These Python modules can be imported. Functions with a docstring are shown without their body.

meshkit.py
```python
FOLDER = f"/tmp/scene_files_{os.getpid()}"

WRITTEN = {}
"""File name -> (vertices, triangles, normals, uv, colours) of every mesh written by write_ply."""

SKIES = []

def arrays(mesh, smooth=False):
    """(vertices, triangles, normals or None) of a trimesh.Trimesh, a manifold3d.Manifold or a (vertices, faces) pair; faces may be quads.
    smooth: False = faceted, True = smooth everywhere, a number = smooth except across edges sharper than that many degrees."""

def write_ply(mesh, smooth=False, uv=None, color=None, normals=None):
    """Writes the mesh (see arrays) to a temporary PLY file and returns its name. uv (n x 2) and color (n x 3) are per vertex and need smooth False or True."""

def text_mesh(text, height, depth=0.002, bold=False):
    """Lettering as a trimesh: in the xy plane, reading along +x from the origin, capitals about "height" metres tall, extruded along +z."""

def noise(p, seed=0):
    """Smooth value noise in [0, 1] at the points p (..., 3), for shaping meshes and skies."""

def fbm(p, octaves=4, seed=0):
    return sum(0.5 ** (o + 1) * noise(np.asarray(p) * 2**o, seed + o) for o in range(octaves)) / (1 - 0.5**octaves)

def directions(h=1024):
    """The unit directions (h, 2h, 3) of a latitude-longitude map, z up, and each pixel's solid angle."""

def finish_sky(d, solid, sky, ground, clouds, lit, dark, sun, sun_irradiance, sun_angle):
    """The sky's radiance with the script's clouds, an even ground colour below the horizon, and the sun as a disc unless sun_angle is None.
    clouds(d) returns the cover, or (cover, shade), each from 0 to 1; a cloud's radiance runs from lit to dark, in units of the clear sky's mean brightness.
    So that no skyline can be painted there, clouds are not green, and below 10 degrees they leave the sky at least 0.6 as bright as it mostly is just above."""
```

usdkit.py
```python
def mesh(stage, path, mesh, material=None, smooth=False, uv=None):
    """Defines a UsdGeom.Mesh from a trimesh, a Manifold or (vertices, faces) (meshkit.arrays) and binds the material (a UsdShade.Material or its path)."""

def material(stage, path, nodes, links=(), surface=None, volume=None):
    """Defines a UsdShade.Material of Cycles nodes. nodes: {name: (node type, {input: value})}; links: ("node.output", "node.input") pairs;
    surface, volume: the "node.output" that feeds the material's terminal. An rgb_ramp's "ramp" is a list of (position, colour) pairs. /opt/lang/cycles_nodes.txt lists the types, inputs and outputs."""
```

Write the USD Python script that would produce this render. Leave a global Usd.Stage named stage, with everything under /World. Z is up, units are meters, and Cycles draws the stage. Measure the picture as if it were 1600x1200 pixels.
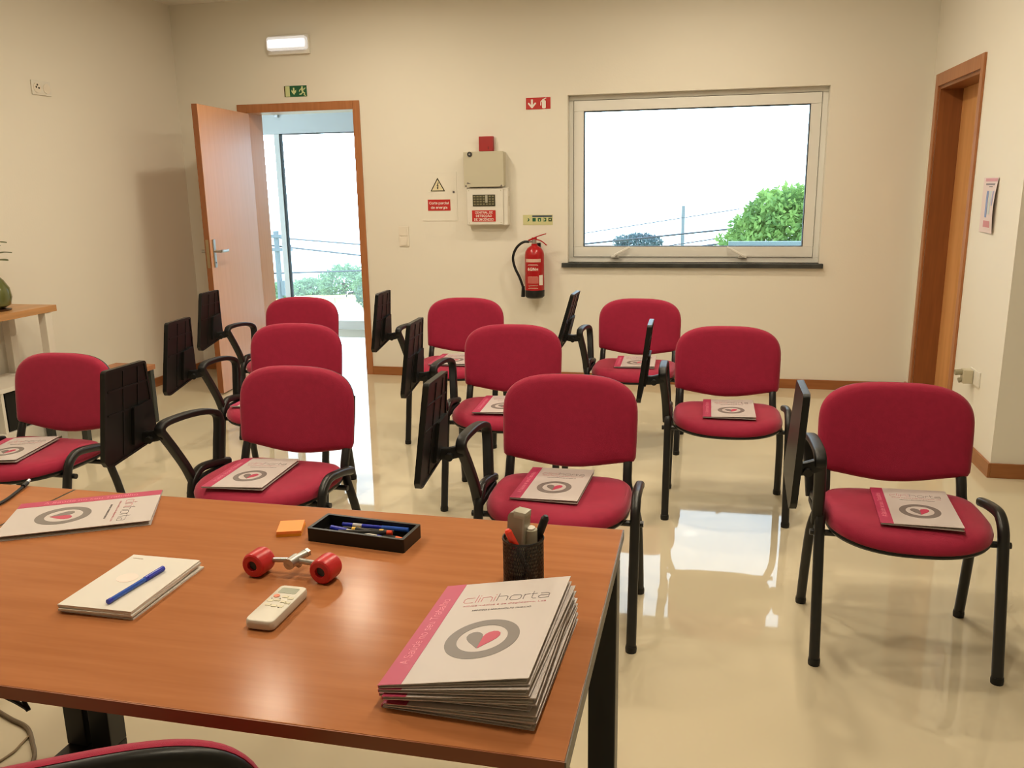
import math, random
import numpy as np, trimesh, manifold3d
import shapely.geometry as sg
from shapely import affinity, union_all
from pxr import Usd, UsdGeom, UsdLux, Gf, Sdf, UsdShade
import usdkit, meshkit

stage = Usd.Stage.CreateInMemory()
UsdGeom.SetStageUpAxis(stage, UsdGeom.Tokens.z)
UsdGeom.SetStageMetersPerUnit(stage, 1.0)
UsdGeom.Xform.Define(stage, '/World')
UsdGeom.Scope.Define(stage, '/World/Looks')

# ------------------------------------------------------------------ camera, sky, lamps, exposure
F_PX, YAW, PITCH, ROLL, EYE = 1320.718, 0.218982, 0.227746, -0.01555, 1.454528
EXPOSURE = 0.0
SKY_RADIANCE, SKY_COLOR = 1.4, (0.64, 0.84, 1.0)
LAMP_RADIANCE, LAMP_COLOR = 191.0, (1.0, 0.865, 0.65)
LAMPS = [(x, y) for x in (-2.25, 0.0) for y in (5.07, 3.80, 2.53, 1.26)]
D = 6.3037            # back wall
LX, RX = -4.075, 1.46  # left and right walls
CEIL = 2.87

cam = UsdGeom.Camera.Define(stage, '/World/camera')
cam.CreateHorizontalApertureAttr(36.0); cam.CreateVerticalApertureAttr(27.0)
cam.CreateFocalLengthAttr(36.0 * F_PX / 1600.0)
cam.CreateClippingRangeAttr(Gf.Vec2f(0.02, 20000))
cam.CreateExposureAttr(EXPOSURE)
cy, sy = math.cos(YAW), math.sin(YAW)
_f = np.array([-sy * math.cos(PITCH), cy * math.cos(PITCH), -math.sin(PITCH)])
_r = np.array([cy, sy, 0.0]); _u = np.cross(_r, _f)
_c, _s = math.cos(ROLL), math.sin(ROLL)
_r2, _u2 = _c * _r + _s * _u, -_s * _r + _c * _u
cam.AddTransformOp().Set(Gf.Matrix4d(*[float(v) for row in (np.r_[_r2, 0], np.r_[_u2, 0], np.r_[-_f, 0], (0, 0, EYE, 1)) for v in row]))

dome = UsdLux.DomeLight.Define(stage, '/World/sky')
dome.CreateIntensityAttr(SKY_RADIANCE); dome.CreateColorAttr(Gf.Vec3f(*SKY_COLOR))

# ------------------------------------------------------------------ helpers
def lin(c):
    c = np.asarray(c, float) / 255.0
    return tuple(np.where(c <= 0.04045, c / 12.92, ((c + 0.055) / 1.055) ** 2.4))

_mats = {}
def mat(name, color, rough=0.5, metal=0.0, bump=None, bscale=200.0, vary=0.0, vscale=5.0, vmap=(1, 1, 1), coat=0.0, coat_rough=0.03, sheen=0.0, spec=0.5, emit=0.0, emit_color=None, dark=None, transmission=0.0, ior=1.5, subs=0.0, detail=3.0):
    """A principled material; color varies between color and dark along stretched noise."""
    if name in _mats: return _mats[name]
    n = {'p': ('principled_bsdf', {'base_color': color, 'roughness': rough, 'metallic': metal, 'coat_weight': coat, 'coat_roughness': coat_rough, 'specular_ior_level': spec, 'sheen_weight': sheen, 'sheen_roughness': 0.4, 'transmission_weight': transmission, 'ior': ior})}
    if emit: n['p'][1].update({'emission_color': emit_color or color, 'emission_strength': emit})
    L = []
    if vary or bump:
        n['tc'] = ('texture_coordinate', {})
    if vary:
        d = dark or tuple(c * (1 - vary) for c in color)
        n['mp'] = ('mapping', {'scale': vmap}); n['nz'] = ('noise_texture', {'scale': vscale, 'detail': detail, 'roughness': 0.6})
        n['rp'] = ('rgb_ramp', {'ramp': [(0.0, d), (0.36, d), (0.64, color), (1.0, color)]})
        L += [('tc.object', 'mp.vector'), ('mp.vector', 'nz.vector'), ('nz.fac', 'rp.fac'), ('rp.color', 'p.base_color')]
    if bump:
        n['bn'] = ('noise_texture', {'scale': bscale, 'detail': 2.0}); n['bp'] = ('bump', {'strength': 1.0, 'distance': bump})
        L += [('tc.object', 'bn.vector'), ('bn.fac', 'bp.height'), ('bp.normal', 'p.normal')]
    _mats[name] = usdkit.material(stage, '/World/Looks/' + name, n, L, surface='p.BSDF')
    return _mats[name]

def glass_mat(name, tint=(1, 1, 1)):
    if name in _mats: return _mats[name]
    _mats[name] = usdkit.material(stage, '/World/Looks/' + name, {'t': ('transparent_bsdf', {'color': tint}), 'g': ('glossy_bsdf', {'color': (1, 1, 1), 'roughness': 0.0}), 'f': ('fresnel', {'IOR': 1.45}), 'm': ('mix_closure', {})},
        [('f.fac', 'm.fac'), ('t.BSDF', 'm.closure1'), ('g.BSDF', 'm.closure2')], surface='m.closure')
    return _mats[name]

def leaf_mat(name, c1, c2):
    if name in _mats: return _mats[name]
    _mats[name] = usdkit.material(stage, '/World/Looks/' + name, {'g': ('geometry', {}), 'w': ('noise_texture', {'scale': 2.6, 'detail': 4.0}), 'r': ('rgb_ramp', {'ramp': [(0.3, c2), (0.68, c1)]}),
        'd': ('diffuse_bsdf', {}), 't': ('translucent_bsdf', {}), 'm': ('mix_closure', {'fac': 0.35})},
        [('g.position', 'w.vector'), ('w.fac', 'r.fac'), ('r.color', 'd.color'), ('r.color', 't.color'), ('d.BSDF', 'm.closure1'), ('t.BSDF', 'm.closure2')], surface='m.closure')
    return _mats[name]

used = {}
def path_for(name, parent):
    base = (parent.GetPath().pathString if parent is not None else '/World') + '/'
    k = base + name; i = used.get(k, 0); used[k] = i + 1
    return k if i == 0 else '%s_%03d' % (k, i)
def keys(prim, label=None, cat=None, group=None, kind=None):
    for k, v in (('label', label), ('category', cat), ('group', group), ('kind', kind)):
        if v: prim.SetCustomDataByKey(k, v)
    return prim
def obj(name, mesh, m, parent=None, smooth=30, **k):
    p = path_for(name, parent)
    if isinstance(mesh, list): mesh = trimesh.util.concatenate(mesh)
    return keys(usdkit.mesh(stage, p, mesh, m, smooth=smooth).GetPrim(), **k)
def place(prim, loc=(0, 0, 0), rz=0.0, m=None):
    x = UsdGeom.Xformable(prim)
    if m is not None: x.AddTransformOp().Set(Gf.Matrix4d(*[float(v) for v in np.asarray(m).T.ravel()])); return prim
    x.AddTranslateOp().Set(Gf.Vec3d(*map(float, loc)))
    if rz: x.AddRotateZOp().Set(float(math.degrees(rz)))
    return prim
def thing(name, label=None, cat=None, loc=(0, 0, 0), rz=0.0, group=None, kind=None, m=None):
    p = UsdGeom.Xform.Define(stage, path_for(name, None)).GetPrim()
    place(p, loc, rz, m)
    return keys(p, label, cat, group, kind)
def copy_of(src, label, loc, rz=0.0, group=None, m=None, inst=True):
    was = src.GetCustomData()
    name = src.GetName()
    p = thing(name, label, was['category'], loc, rz, group or was.get('group'), m=m)
    p.GetReferences().AddInternalReference(src.GetPath())
    if inst: p.SetInstanceable(True)
    return p

def T(mesh, M): m = mesh.copy(); m.apply_transform(M); return m
def mv(mesh, d): m = mesh.copy(); m.apply_translation(d); return m
def rot(mesh, deg, ax, pt=None): m = mesh.copy(); m.apply_transform(trimesh.transformations.rotation_matrix(math.radians(deg), ax, pt)); return m
def box(x0, x1, y0, y1, z0, z1, c=0.0):
    if c <= 0:
        m = trimesh.creation.box((x1 - x0, y1 - y0, z1 - z0)); m.apply_translation(((x0 + x1) / 2, (y0 + y1) / 2, (z0 + z1) / 2)); return m
    pts = []
    for a in (x0, x1):
        for b in (y0, y1):
            for d in (z0, z1):
                ia, ib, idd = (c if a == x0 else -c), (c if b == y0 else -c), (c if d == z0 else -c)
                pts += [(a + ia, b + ib, d), (a + ia, b, d + idd), (a, b + ib, d + idd), (a + ia * .3, b + ib * .3, d + idd * .3)]
    return trimesh.Trimesh(pts).convex_hull
def cyl(a, b, r, n=16, r2=None):
    a, b = np.asarray(a, float), np.asarray(b, float); d = b - a; h = np.linalg.norm(d)
    r2 = r if r2 is None else r2
    return T(lathe([(0, 0), (r, 0), (r2, h), (0, h)], n), trimesh.geometry.align_vectors((0, 0, 1), d / h)).apply_translation(a) if True else None
def lathe(prof, n=24):
    p = np.asarray(prof, float)
    V, Fc = [], []
    for i in range(n):
        t = 2 * math.pi * i / n
        V += [(r * math.cos(t), r * math.sin(t), z) for r, z in p]
    k = len(p)
    for i in range(n):
        j = (i + 1) % n
        for q in range(k - 1):
            a, b, c, d = i * k + q, j * k + q, j * k + q + 1, i * k + q + 1
            Fc += [(a, b, c), (a, c, d)]
    m = trimesh.Trimesh(V, Fc, process=False); m.merge_vertices(); m.update_faces(m.nondegenerate_faces()); 
    if m.volume < 0: m.invert()
    return m
def smooth_path(pts, n=6):
    P = np.asarray(pts, float); out = []
    for i in range(len(P) - 1):
        p0, p1, p2, p3 = P[max(i - 1, 0)], P[i], P[i + 1], P[min(i + 2, len(P) - 1)]
        for k in range(n):
            t = k / n
            out.append(.5 * ((2 * p1) + (-p0 + p2) * t + (2 * p0 - 5 * p1 + 4 * p2 - p3) * t * t + (-p0 + 3 * p1 - 3 * p2 + p3) * t ** 3))
    out.append(P[-1]); return np.array(out)
def sweep(pts, w, t, side=(1, 0, 0), n=12, sub=6, ex=2.6, widths=None):
    """Sweeps a rounded section (half width w along side, half thickness t across) along a smoothed path."""
    P = smooth_path(pts, sub) if sub else np.asarray(pts, float)
    S = np.asarray(side, float); V, Fc = [], []
    ang = np.arange(n) * 2 * math.pi / n + math.pi / n
    cs, sn = np.cos(ang), np.sin(ang)
    ux, uy = np.sign(cs) * abs(cs) ** (2 / ex), np.sign(sn) * abs(sn) ** (2 / ex)
    tg = np.gradient(P, axis=0)
    for i, p in enumerate(P):
        d = tg[i] / np.linalg.norm(tg[i])
        s = S - d * (S @ d); s /= np.linalg.norm(s); nn = np.cross(d, s)
        ww, tt = (w, t) if widths is None else widths(i / (len(P) - 1))
        V += list(p + np.outer(ux * ww, s) + np.outer(uy * tt, nn))
    for i in range(len(P) - 1):
        for k in range(n):
            a, b = i * n + k, i * n + (k + 1) % n
            Fc += [(a, b, b + n), (a, b + n, a + n)]
    V += [P[0], P[-1]]; q = len(V)
    for k in range(n):
        Fc += [(q - 2, (k + 1) % n, k), (q - 1, (len(P) - 1) * n + k, (len(P) - 1) * n + (k + 1) % n)]
    m = trimesh.Trimesh(V, Fc, process=False)
    if m.volume < 0: m.invert()
    return m
def tube(pts, r, n=8, sub=5):
    P = np.asarray(pts, float); d = P[-1] - P[0]
    side = np.cross(d, (0.13, 0.21, 0.97)); 
    if np.linalg.norm(side) < 1e-6: side = (1, 0, 0)
    return sweep(pts, r, r, side=side, n=n, sub=sub, ex=2.0)
def ext(poly, d):
    ps = [poly] if poly.geom_type == 'Polygon' else [g for g in poly.geoms if g.geom_type == 'Polygon']
    return trimesh.util.concatenate([trimesh.creation.extrude_polygon(p, d, engine='earcut') for p in ps])
WALLM = np.array([[1, 0, 0, 0], [0, 0, -1, 0], [0, 1, 0, 0], [0, 0, 0, 1.0]])  # (x, y, depth) -> (x, -depth, z): faces -y
def on_wall(mesh, x, z, y=D):
    """A drawing in the xy plane, extruded along +z, hung on a wall that faces the camera."""
    return mv(T(mesh, WALLM), (x, y, z))
RWALL = np.array([[0, 0, -1, 0], [-1, 0, 0, 0], [0, 1, 0, 0], [0, 0, 0, 1.0]])   # drawing x -> -y, faces -x
LWALL = np.array([[0, 0, 1, 0], [1, 0, 0, 0], [0, 1, 0, 0], [0, 0, 0, 1.0]])    # drawing x -> +y, faces +x
def rrect(x0, x1, y0, y1, r): return sg.box(x0 + r, y0 + r, x1 - r, y1 - r).buffer(r, quad_segs=4)
def text(s, h, d=0.0006, bold=False, width=None, center=True):
    m = meshkit.text_mesh(s, h, d, bold)
    if width:
        k = width / (m.bounds[1, 0] - m.bounds[0, 0]); m.apply_scale((k, 1, 1))
    if center: m.apply_translation((-(m.bounds[0, 0] + m.bounds[1, 0]) / 2, 0, 0))
    return m

# ------------------------------------------------------------------ materials
wall_m = mat('wall_paint', (0.80, 0.765, 0.68), 0.7, bump=0.0004, bscale=90, spec=0.3)
ceil_m = mat('ceiling_paint', (0.82, 0.79, 0.72), 0.8, spec=0.2)
hall_m = mat('hall_paint', (0.74, 0.76, 0.76), 0.7, spec=0.2)
floor_m = mat('epoxy_floor', (0.64, 0.56, 0.40), 0.03, vary=0.06, vscale=0.9, bump=0.0004, bscale=1.3, spec=0.45, detail=2.0)
desk_m = mat('cherry_laminate', lin((172, 112, 72)), 0.19, vary=0.3, dark=lin((161, 102, 63)), vscale=3.0, vmap=(0.7, 9, 9), detail=6.0, spec=0.075)
desk_edge_m = mat('cherry_edging', lin((140, 78, 44)), 0.4)
edge_grey_m = mat('grey_edge_strip', lin((92, 84, 70)), 0.4)
door_m = mat('beech_door', lin((218, 160, 118)), 0.33, vary=0.2, dark=lin((214, 155, 112)), vscale=3.0, vmap=(14, 14, 0.6), detail=5.0, spec=0.8)
trim_m = mat('beech_trim', lin((176, 116, 72)), 0.38, vary=0.2, dark=lin((164, 104, 62)), vscale=3.0, vmap=(10, 10, 0.8), detail=5.0)
base_m = mat('beech_baseboard', lin((160, 102, 56)), 0.38, vary=0.2, dark=lin((146, 90, 46)), vscale=4.0, vmap=(1, 1, 8), detail=4.0)
fabric_m = mat('crimson_fabric', lin((160, 30, 62)), 0.75, bump=0.0005, bscale=900, vary=0.08, vscale=40, sheen=0.25, spec=0.25)
plastic_m = mat('black_plastic', (0.010, 0.010, 0.010), 0.45, bump=0.0001, bscale=600, spec=0.35)
metal_m = mat('black_enamel', (0.010, 0.010, 0.010), 0.35)
smooth_black_m = mat('smooth_black', (0.010, 0.0105, 0.0095), 0.36, spec=0.3)
alu_m = mat('white_aluminium', (0.78, 0.77, 0.73), 0.35)
gasket_m = mat('gasket', (0.03, 0.03, 0.03), 0.6)
slate_m = mat('slate_sill', (0.055, 0.058, 0.055), 0.3, vary=0.4, vscale=12)
steel_m = mat('satin_steel', (0.46, 0.45, 0.43), 0.4, metal=1.0)
paper_m = mat('white_card', (0.55, 0.495, 0.475), 0.45)
pink_m = mat('pink_print', lin((180, 60, 94)), 0.45)
grey_print_m = mat('grey_print', lin((122, 114, 110)), 0.45)
heart_pink_m = mat('heart_pink', lin((186, 66, 92)), 0.45)
ink_m = mat('dark_ink', lin((92, 84, 86)), 0.5)
rose_ink_m = mat('rose_ink', lin((190, 105, 115)), 0.5)
pale_pink_m = mat('pale_pink_ink', lin((222, 130, 150)), 0.5)
glass_m = glass_mat('window_glass')
white_plastic_m = mat('white_plastic', (0.76, 0.73, 0.66), 0.4)
offwhite_m = mat('cream_plastic', (0.60, 0.56, 0.48), 0.35)
red_sign_m = mat('red_sign', lin((186, 38, 34)), 0.45)
red_paint_m = mat('red_paint', lin((170, 24, 30)), 0.25)
sign_white_m = mat('sign_white', (0.80, 0.76, 0.70), 0.5)
green_sign_m = mat('green_sign', lin((24, 92, 58)), 0.5)
black_ink_m = mat('black_ink', (0.02, 0.02, 0.015), 0.5)

# ------------------------------------------------------------------ the room
def ywall(poly, y0, y1):  # polygon in (x, z) extruded from y0 to y1
    m = ext(poly, y1 - y0)
    return mv(T(m, WALLM), (0, y1, 0))
OP = dict(x0=-3.482, x1=-2.605, z=2.055)          # door opening
WN = dict(x0=-0.962, x1=0.822, z0=0.905, z1=2.097)  # window opening
obj('floor', box(-5.6, 3.8, -2.3, 8.42, -0.12, 0.0), floor_m, kind='structure')
obj('ceiling', box(LX - .2, 3.8, -2.3, D, CEIL, CEIL + .15), ceil_m, kind='structure')
back = sg.box(LX - .2, 0, 3.8, CEIL).difference(sg.box(OP['x0'] - .03, -1, OP['x1'] + .03, OP['z'] + .03)).difference(sg.box(WN['x0'], WN['z0'], WN['x1'], WN['z1']))
obj('wall_back', ywall(back, D, D + .22), wall_m, kind='structure')
obj('wall_left', box(LX - .2, LX, -2.3, D, 0, CEIL), wall_m, kind='structure')
EY = 4.458
rd = dict(y0=5.262, y1=6.125, z=2.045)
right = sg.box(EY, 0, D, CEIL).difference(sg.box(rd['y0'], -1, rd['y1'], rd['z']))
rm = ext(right, .2)   # drawing (y, z) -> x
obj('wall_right', mv(T(rm, np.array([[0, 0, 1, 0], [1, 0, 0, 0], [0, 1, 0, 0], [0, 0, 0, 1.0]])), (RX, 0, 0)), wall_m, kind='structure')
obj('wall_return', box(RX + .2, 3.6, EY, EY + .2, 0, CEIL), wall_m, kind='structure')
obj('wall_far_right', box(3.6, 3.8, -2.3, EY + .2, 0, CEIL), wall_m, kind='structure')
obj('wall_front', box(LX - .2, 3.8, -2.5, -2.3, 0, CEIL), wall_m, kind='structure')
obj('baseboard_back', [box(-2.55, RX - .013, D - .013, D, 0, .068, .002), box(LX + .013, -3.57, D - .013, D, 0, .068, .002)], base_m, kind='structure')
obj('baseboard_left', box(LX, LX + .013, -2.3, D, 0, .068, .002), base_m, kind='structure')
obj('baseboard_right', [box(RX - .013, RX, EY - .013, 5.205, 0, .075, .002), box(RX - .013, RX, 6.19, D, 0, .075, .002)], base_m, kind='structure')
obj('baseboard_return', box(RX, 3.6, EY - .013, EY, 0, .075, .002), base_m, kind='structure')

# open door to the hall
d1 = thing('door_1', 'open beech veneer door swung into the room with its frame', kind='structure')
obj('door_frame', [box(-3.567, OP['x0'], D - .012, D, 0, 2.118, .003), box(OP['x1'], -2.55, D - .012, D, 0, 2.118, .003), box(OP['x0'], OP['x1'], D - .012, D, OP['z'], 2.118, .003)], trim_m, d1)
obj('door_lining', [box(OP['x0'] - .03, OP['x0'], D, D + .22, 0, OP['z'] + .03), box(OP['x1'], OP['x1'] + .03, D, D + .22, 0, OP['z'] + .03), box(OP['x0'], OP['x1'], D, D + .22, OP['z'], OP['z'] + .03)], door_m, d1)
hx, hy, LW, LT = -3.472, D - .004, 0.845, 0.040
ang = math.atan2(5.465 - hy, -3.393 - hx)          # along the leaf from hinge to free edge
Mleaf = trimesh.transformations.rotation_matrix(ang, (0, 0, 1)); Mleaf[:3, 3] = (hx, hy, 0)
leaf = obj('door_leaf', T(box(0, LW - .003, -LT, -.0, .012, 2.05, .002), Mleaf), door_m, d1)
obj('door_edge', T(box(LW - .003, LW, -LT, 0, .012, 2.05, .001), Mleaf), mat('beech_edge', lin((140, 84, 46)), .4), d1)
def lever(s):  # s = +1 on the visible face
    o = 0 if s > 0 else -LT
    pl = box(LW - .075, LW - .038, o - (0 if s > 0 else .008), o + (.008 if s > 0 else 0), .93, 1.13, .004)
    a = o + s * .008; b = o + s * .052
    return pl, [cyl((LW - .056, a, 1.045), (LW - .056, b, 1.045), .009, 12), sweep([(LW - .056, b, 1.045), (LW - .075, b + s * .004, 1.045), (LW - .13, b, 1.043), (LW - .185, b - s * .004, 1.045)], .010, .006, side=(0, 0, 1), n=10)]
for s in (1, -1):
    pl, hd = lever(s)
    hp = obj('handle_plate', T(pl, Mleaf), steel_m, d1, label='satin steel handle plate')
    obj('door_handle', T(trimesh.util.concatenate(hd), Mleaf), steel_m, hp)
obj('lock_plate', T(box(LW, LW + .0015, -LT / 2 - .011, -LT / 2 + .011, .93, 1.13), Mleaf), mat('brass_plate', (.42, .33, .2), .4, metal=1.0), d1)
obj('keyhole', T(cyl((LW - .056, .008, .965), (LW - .056, .0095, .965), .006, 10), Mleaf), gasket_m, d1)

# closed door in the right wall, set back in its frame
d2 = thing('door_2', 'closed beech door deep in its frame in the right wall', kind='structure')
fx = RX - .014
obj('door_frame', [box(fx, RX, 5.208, rd['y0'], 0, 2.122, .003), box(fx, RX, rd['y1'], 6.19, 0, 2.122, .003), box(fx, RX, rd['y0'], rd['y1'], rd['z'], 2.122, .003)], trim_m, d2)
obj('door_lining', [box(RX, RX + .2, rd['y1'] - .02, rd['y1'], 0, rd['z']), box(RX, RX + .2, rd['y0'], rd['y0'] + .02, 0, rd['z']), box(RX, RX + .2, rd['y0'] + .02, rd['y1'] - .02, rd['z'] - .02, rd['z'])], mat('beech_lining', lin((146, 88, 46)), .4, vary=.2, vscale=3, vmap=(10, 10, .8)), d2)
obj('door_leaf', box(RX + .135, RX + .175, rd['y0'] + .02, rd['y1'] - .02, .008, rd['z'] - .02), mat('beech_leaf', lin((222, 166, 108)), .35, vary=.25, dark=lin((206, 146, 88)), vscale=2.2, vmap=(5, 5, .35), detail=5), d2)

# picture window over a slate sill
w1 = thing('window_1', 'wide white aluminium top hung window over a slate sill', kind='structure')
yf = D + .070
def frame(x0, x1, z0, z1, wl, wr, wb, wt, y0, y1, c=.003):
    return [box(x0, x1, y0, y1, z1 - wt, z1, c), box(x0, x1, y0, y1, z0, z0 + wb, c), box(x0, x0 + wl, y0, y1, z0 + wb, z1 - wt, c), box(x1 - wr, x1, y0, y1, z0 + wb, z1 - wt, c)]
S0 = dict(x0=-.924, x1=.780, z0=.945, z1=2.060)
obj('window_frame', frame(WN['x0'], WN['x1'], WN['z0'], WN['z1'], S0['x0'] - WN['x0'] - .003, WN['x1'] - S0['x1'] - .003, S0['z0'] - WN['z0'] - .003, WN['z1'] - S0['z1'] - .003, yf, yf + .06), alu_m, w1)
obj('window_gasket', frame(S0['x0'] - .004, S0['x1'] + .004, S0['z0'] - .004, S0['z1'] + .004, .006, .006, .006, .006, yf + .004, yf + .02, 0), gasket_m, w1)
G0 = dict(x0=-.853, x1=.711, z0=1.018, z1=1.988)
sash = obj('window_sash', frame(S0['x0'], S0['x1'], S0['z0'], S0['z1'], G0['x0'] - S0['x0'], S0['x1'] - G0['x1'], G0['z0'] - S0['z0'], S0['z1'] - G0['z1'], yf - .012, yf + .05), alu_m, w1)
obj('glazing_bead', frame(G0['x0'], G0['x1'], G0['z0'], G0['z1'], .005, .005, .005, .005, yf - .004, yf + .045, 0), gasket_m, sash)
obj('pane', box(G0['x0'], G0['x1'], yf + .022, yf + .028, G0['z0'], G0['z1']), glass_m, sash, smooth=False)
for hxp, sg_ in ((-.615, 1), (.300, -1)):
    h = obj('window_handle', [box(hxp - .030, hxp + .030, yf - .028, yf - .012, .938, .958, .004), cyl((hxp, yf - .028, .956), (hxp, yf - .048, .956), .011, 10),
        sweep([(hxp, yf - .046, .956), (hxp + sg_ * .03, yf - .05, .976), (hxp + sg_ * .11, yf - .044, 1.018)], .006, .009, side=(0, 1, 0), n=8)], alu_m, w1)
obj('sill', box(-1.003, .846, D - .035, D + .07, .872, .905, .003), slate_m, w1)

# ------------------------------------------------------------------ the hall beyond the open door
HY = 8.45
obj('wall_hall_left', box(-5.6, -5.4, D + .22, HY, 0, 2.6), hall_m, kind='structure')
obj('wall_hall_right', box(-1.6, -1.4, D + .22, HY, 0, 2.6), hall_m, kind='structure')
obj('ceiling_hall', box(-5.6, -1.4, D + .22, HY + .1, 2.6, 2.7), hall_m, kind='structure')
w2 = thing('window_2', 'white aluminium glazed front of the hall seen through the open door', kind='structure')
obj('header', box(-5.4, -1.6, HY - .03, HY + .07, 2.04, 2.6, .003), hall_m, w2)
obj('stile', box(-4.375, -4.318, HY - .03, HY + .04, 0, 2.04, .003), alu_m, w2)
obj('stile', box(-5.4, -5.34, HY - .03, HY + .04, 0, 2.04, .003), alu_m, w2)
obj('stile', box(-2.3, -2.23, HY - .03, HY + .04, 0, 2.04, .003), alu_m, w2)
obj('window_gasket', [box(-4.318, -4.308, HY - .02, HY + .03, .10, 2.04), box(-4.318, -2.3, HY - .02, HY + .03, 2.033, 2.04)], gasket_m, w2)
obj('bottom_rail', [box(-5.34, -4.375, HY - .03, HY + .04, 0, .09, .003), box(-4.318, -2.3, HY - .03, HY + .04, 0, .09, .003)], alu_m, w2)
for a, b in ((-5.34, -4.375), (-4.318, -2.3)):
    obj('pane', box(a, b, HY, HY + .008, .09, 2.04), glass_m, w2, smooth=False)
obj('door_closer', box(-4.34, -4.30, HY - .07, HY - .03, 2.2, 2.26, .004), steel_m, w2)
obj('wall_hall_end', box(-2.23, -1.4, HY - .03, HY + .1, 0, 2.04), hall_m, kind='structure')

# ------------------------------------------------------------------ ceiling lamps (just above the picture)
lamp_m = mat('lamp_glow', LAMP_COLOR, .5, emit=LAMP_RADIANCE, emit_color=LAMP_COLOR)
lamp_lab = ['round ceiling downlight in the %s row, %s' % (a, b) for a in ('left', 'right') for b in ('nearest the back wall', 'second from the back wall', 'third from the back wall', 'farthest from the back wall')]
for (lx, ly), lb in zip(LAMPS, lamp_lab):
    t = thing('ceiling_lamp', lb, 'lamp', (lx, ly, CEIL), group='ceiling downlights')
    obj('trim_ring', mv(lathe([(.102, 0), (.125, 0), (.125, -.006), (.115, -.012), (.102, -.012), (.102, 0)], 32), (0, 0, 0)), white_plastic_m, t)
    obj('lens', mv(lathe([(0, -.009), (.10, -.009), (.10, -.002), (0, -.002)], 28), (0, 0, 0)), lamp_m, t, smooth=False)

# ------------------------------------------------------------------ wall fittings on the back wall
# emergency light
t = thing('emergency_light', 'lit white emergency light high above the open door', 'light')
obj('body', box(-3.255, -2.918, D - .03, D, 2.465, 2.605, .008), white_plastic_m, t)
df = ext(rrect(-.160, .160, -.048, .048, .02), .03)
obj('diffuser', on_wall(df, -3.087, 2.540, D - .03), mat('lit_diffuser', (.85, .87, .9), .4, emit=.30, emit_color=(.93, .96, 1.0)), t)
obj('lamp_tube', on_wall(ext(rrect(-.15, .15, -.028, .028, .012), .003), -3.087, 2.540, D - .06), mat('lit_tube', (.9, .9, .9), .4, emit=1.6, emit_color=(1, 1, 1)), t)

def flat(name, poly, m, parent, x, z, y, d=.0006, **k): return obj(name, on_wall(ext(poly, d), x, z, y), m, parent, smooth=False, **k)
def arrow(w, h): return sg.Polygon([(-w * .16, h), (w * .16, h), (w * .16, h * .5), (w * .5, h * .72), (w * .5, h * .4), (0, 0), (-w * .5, h * .4), (-w * .5, h * .72), (-w * .16, h * .5)])
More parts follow.
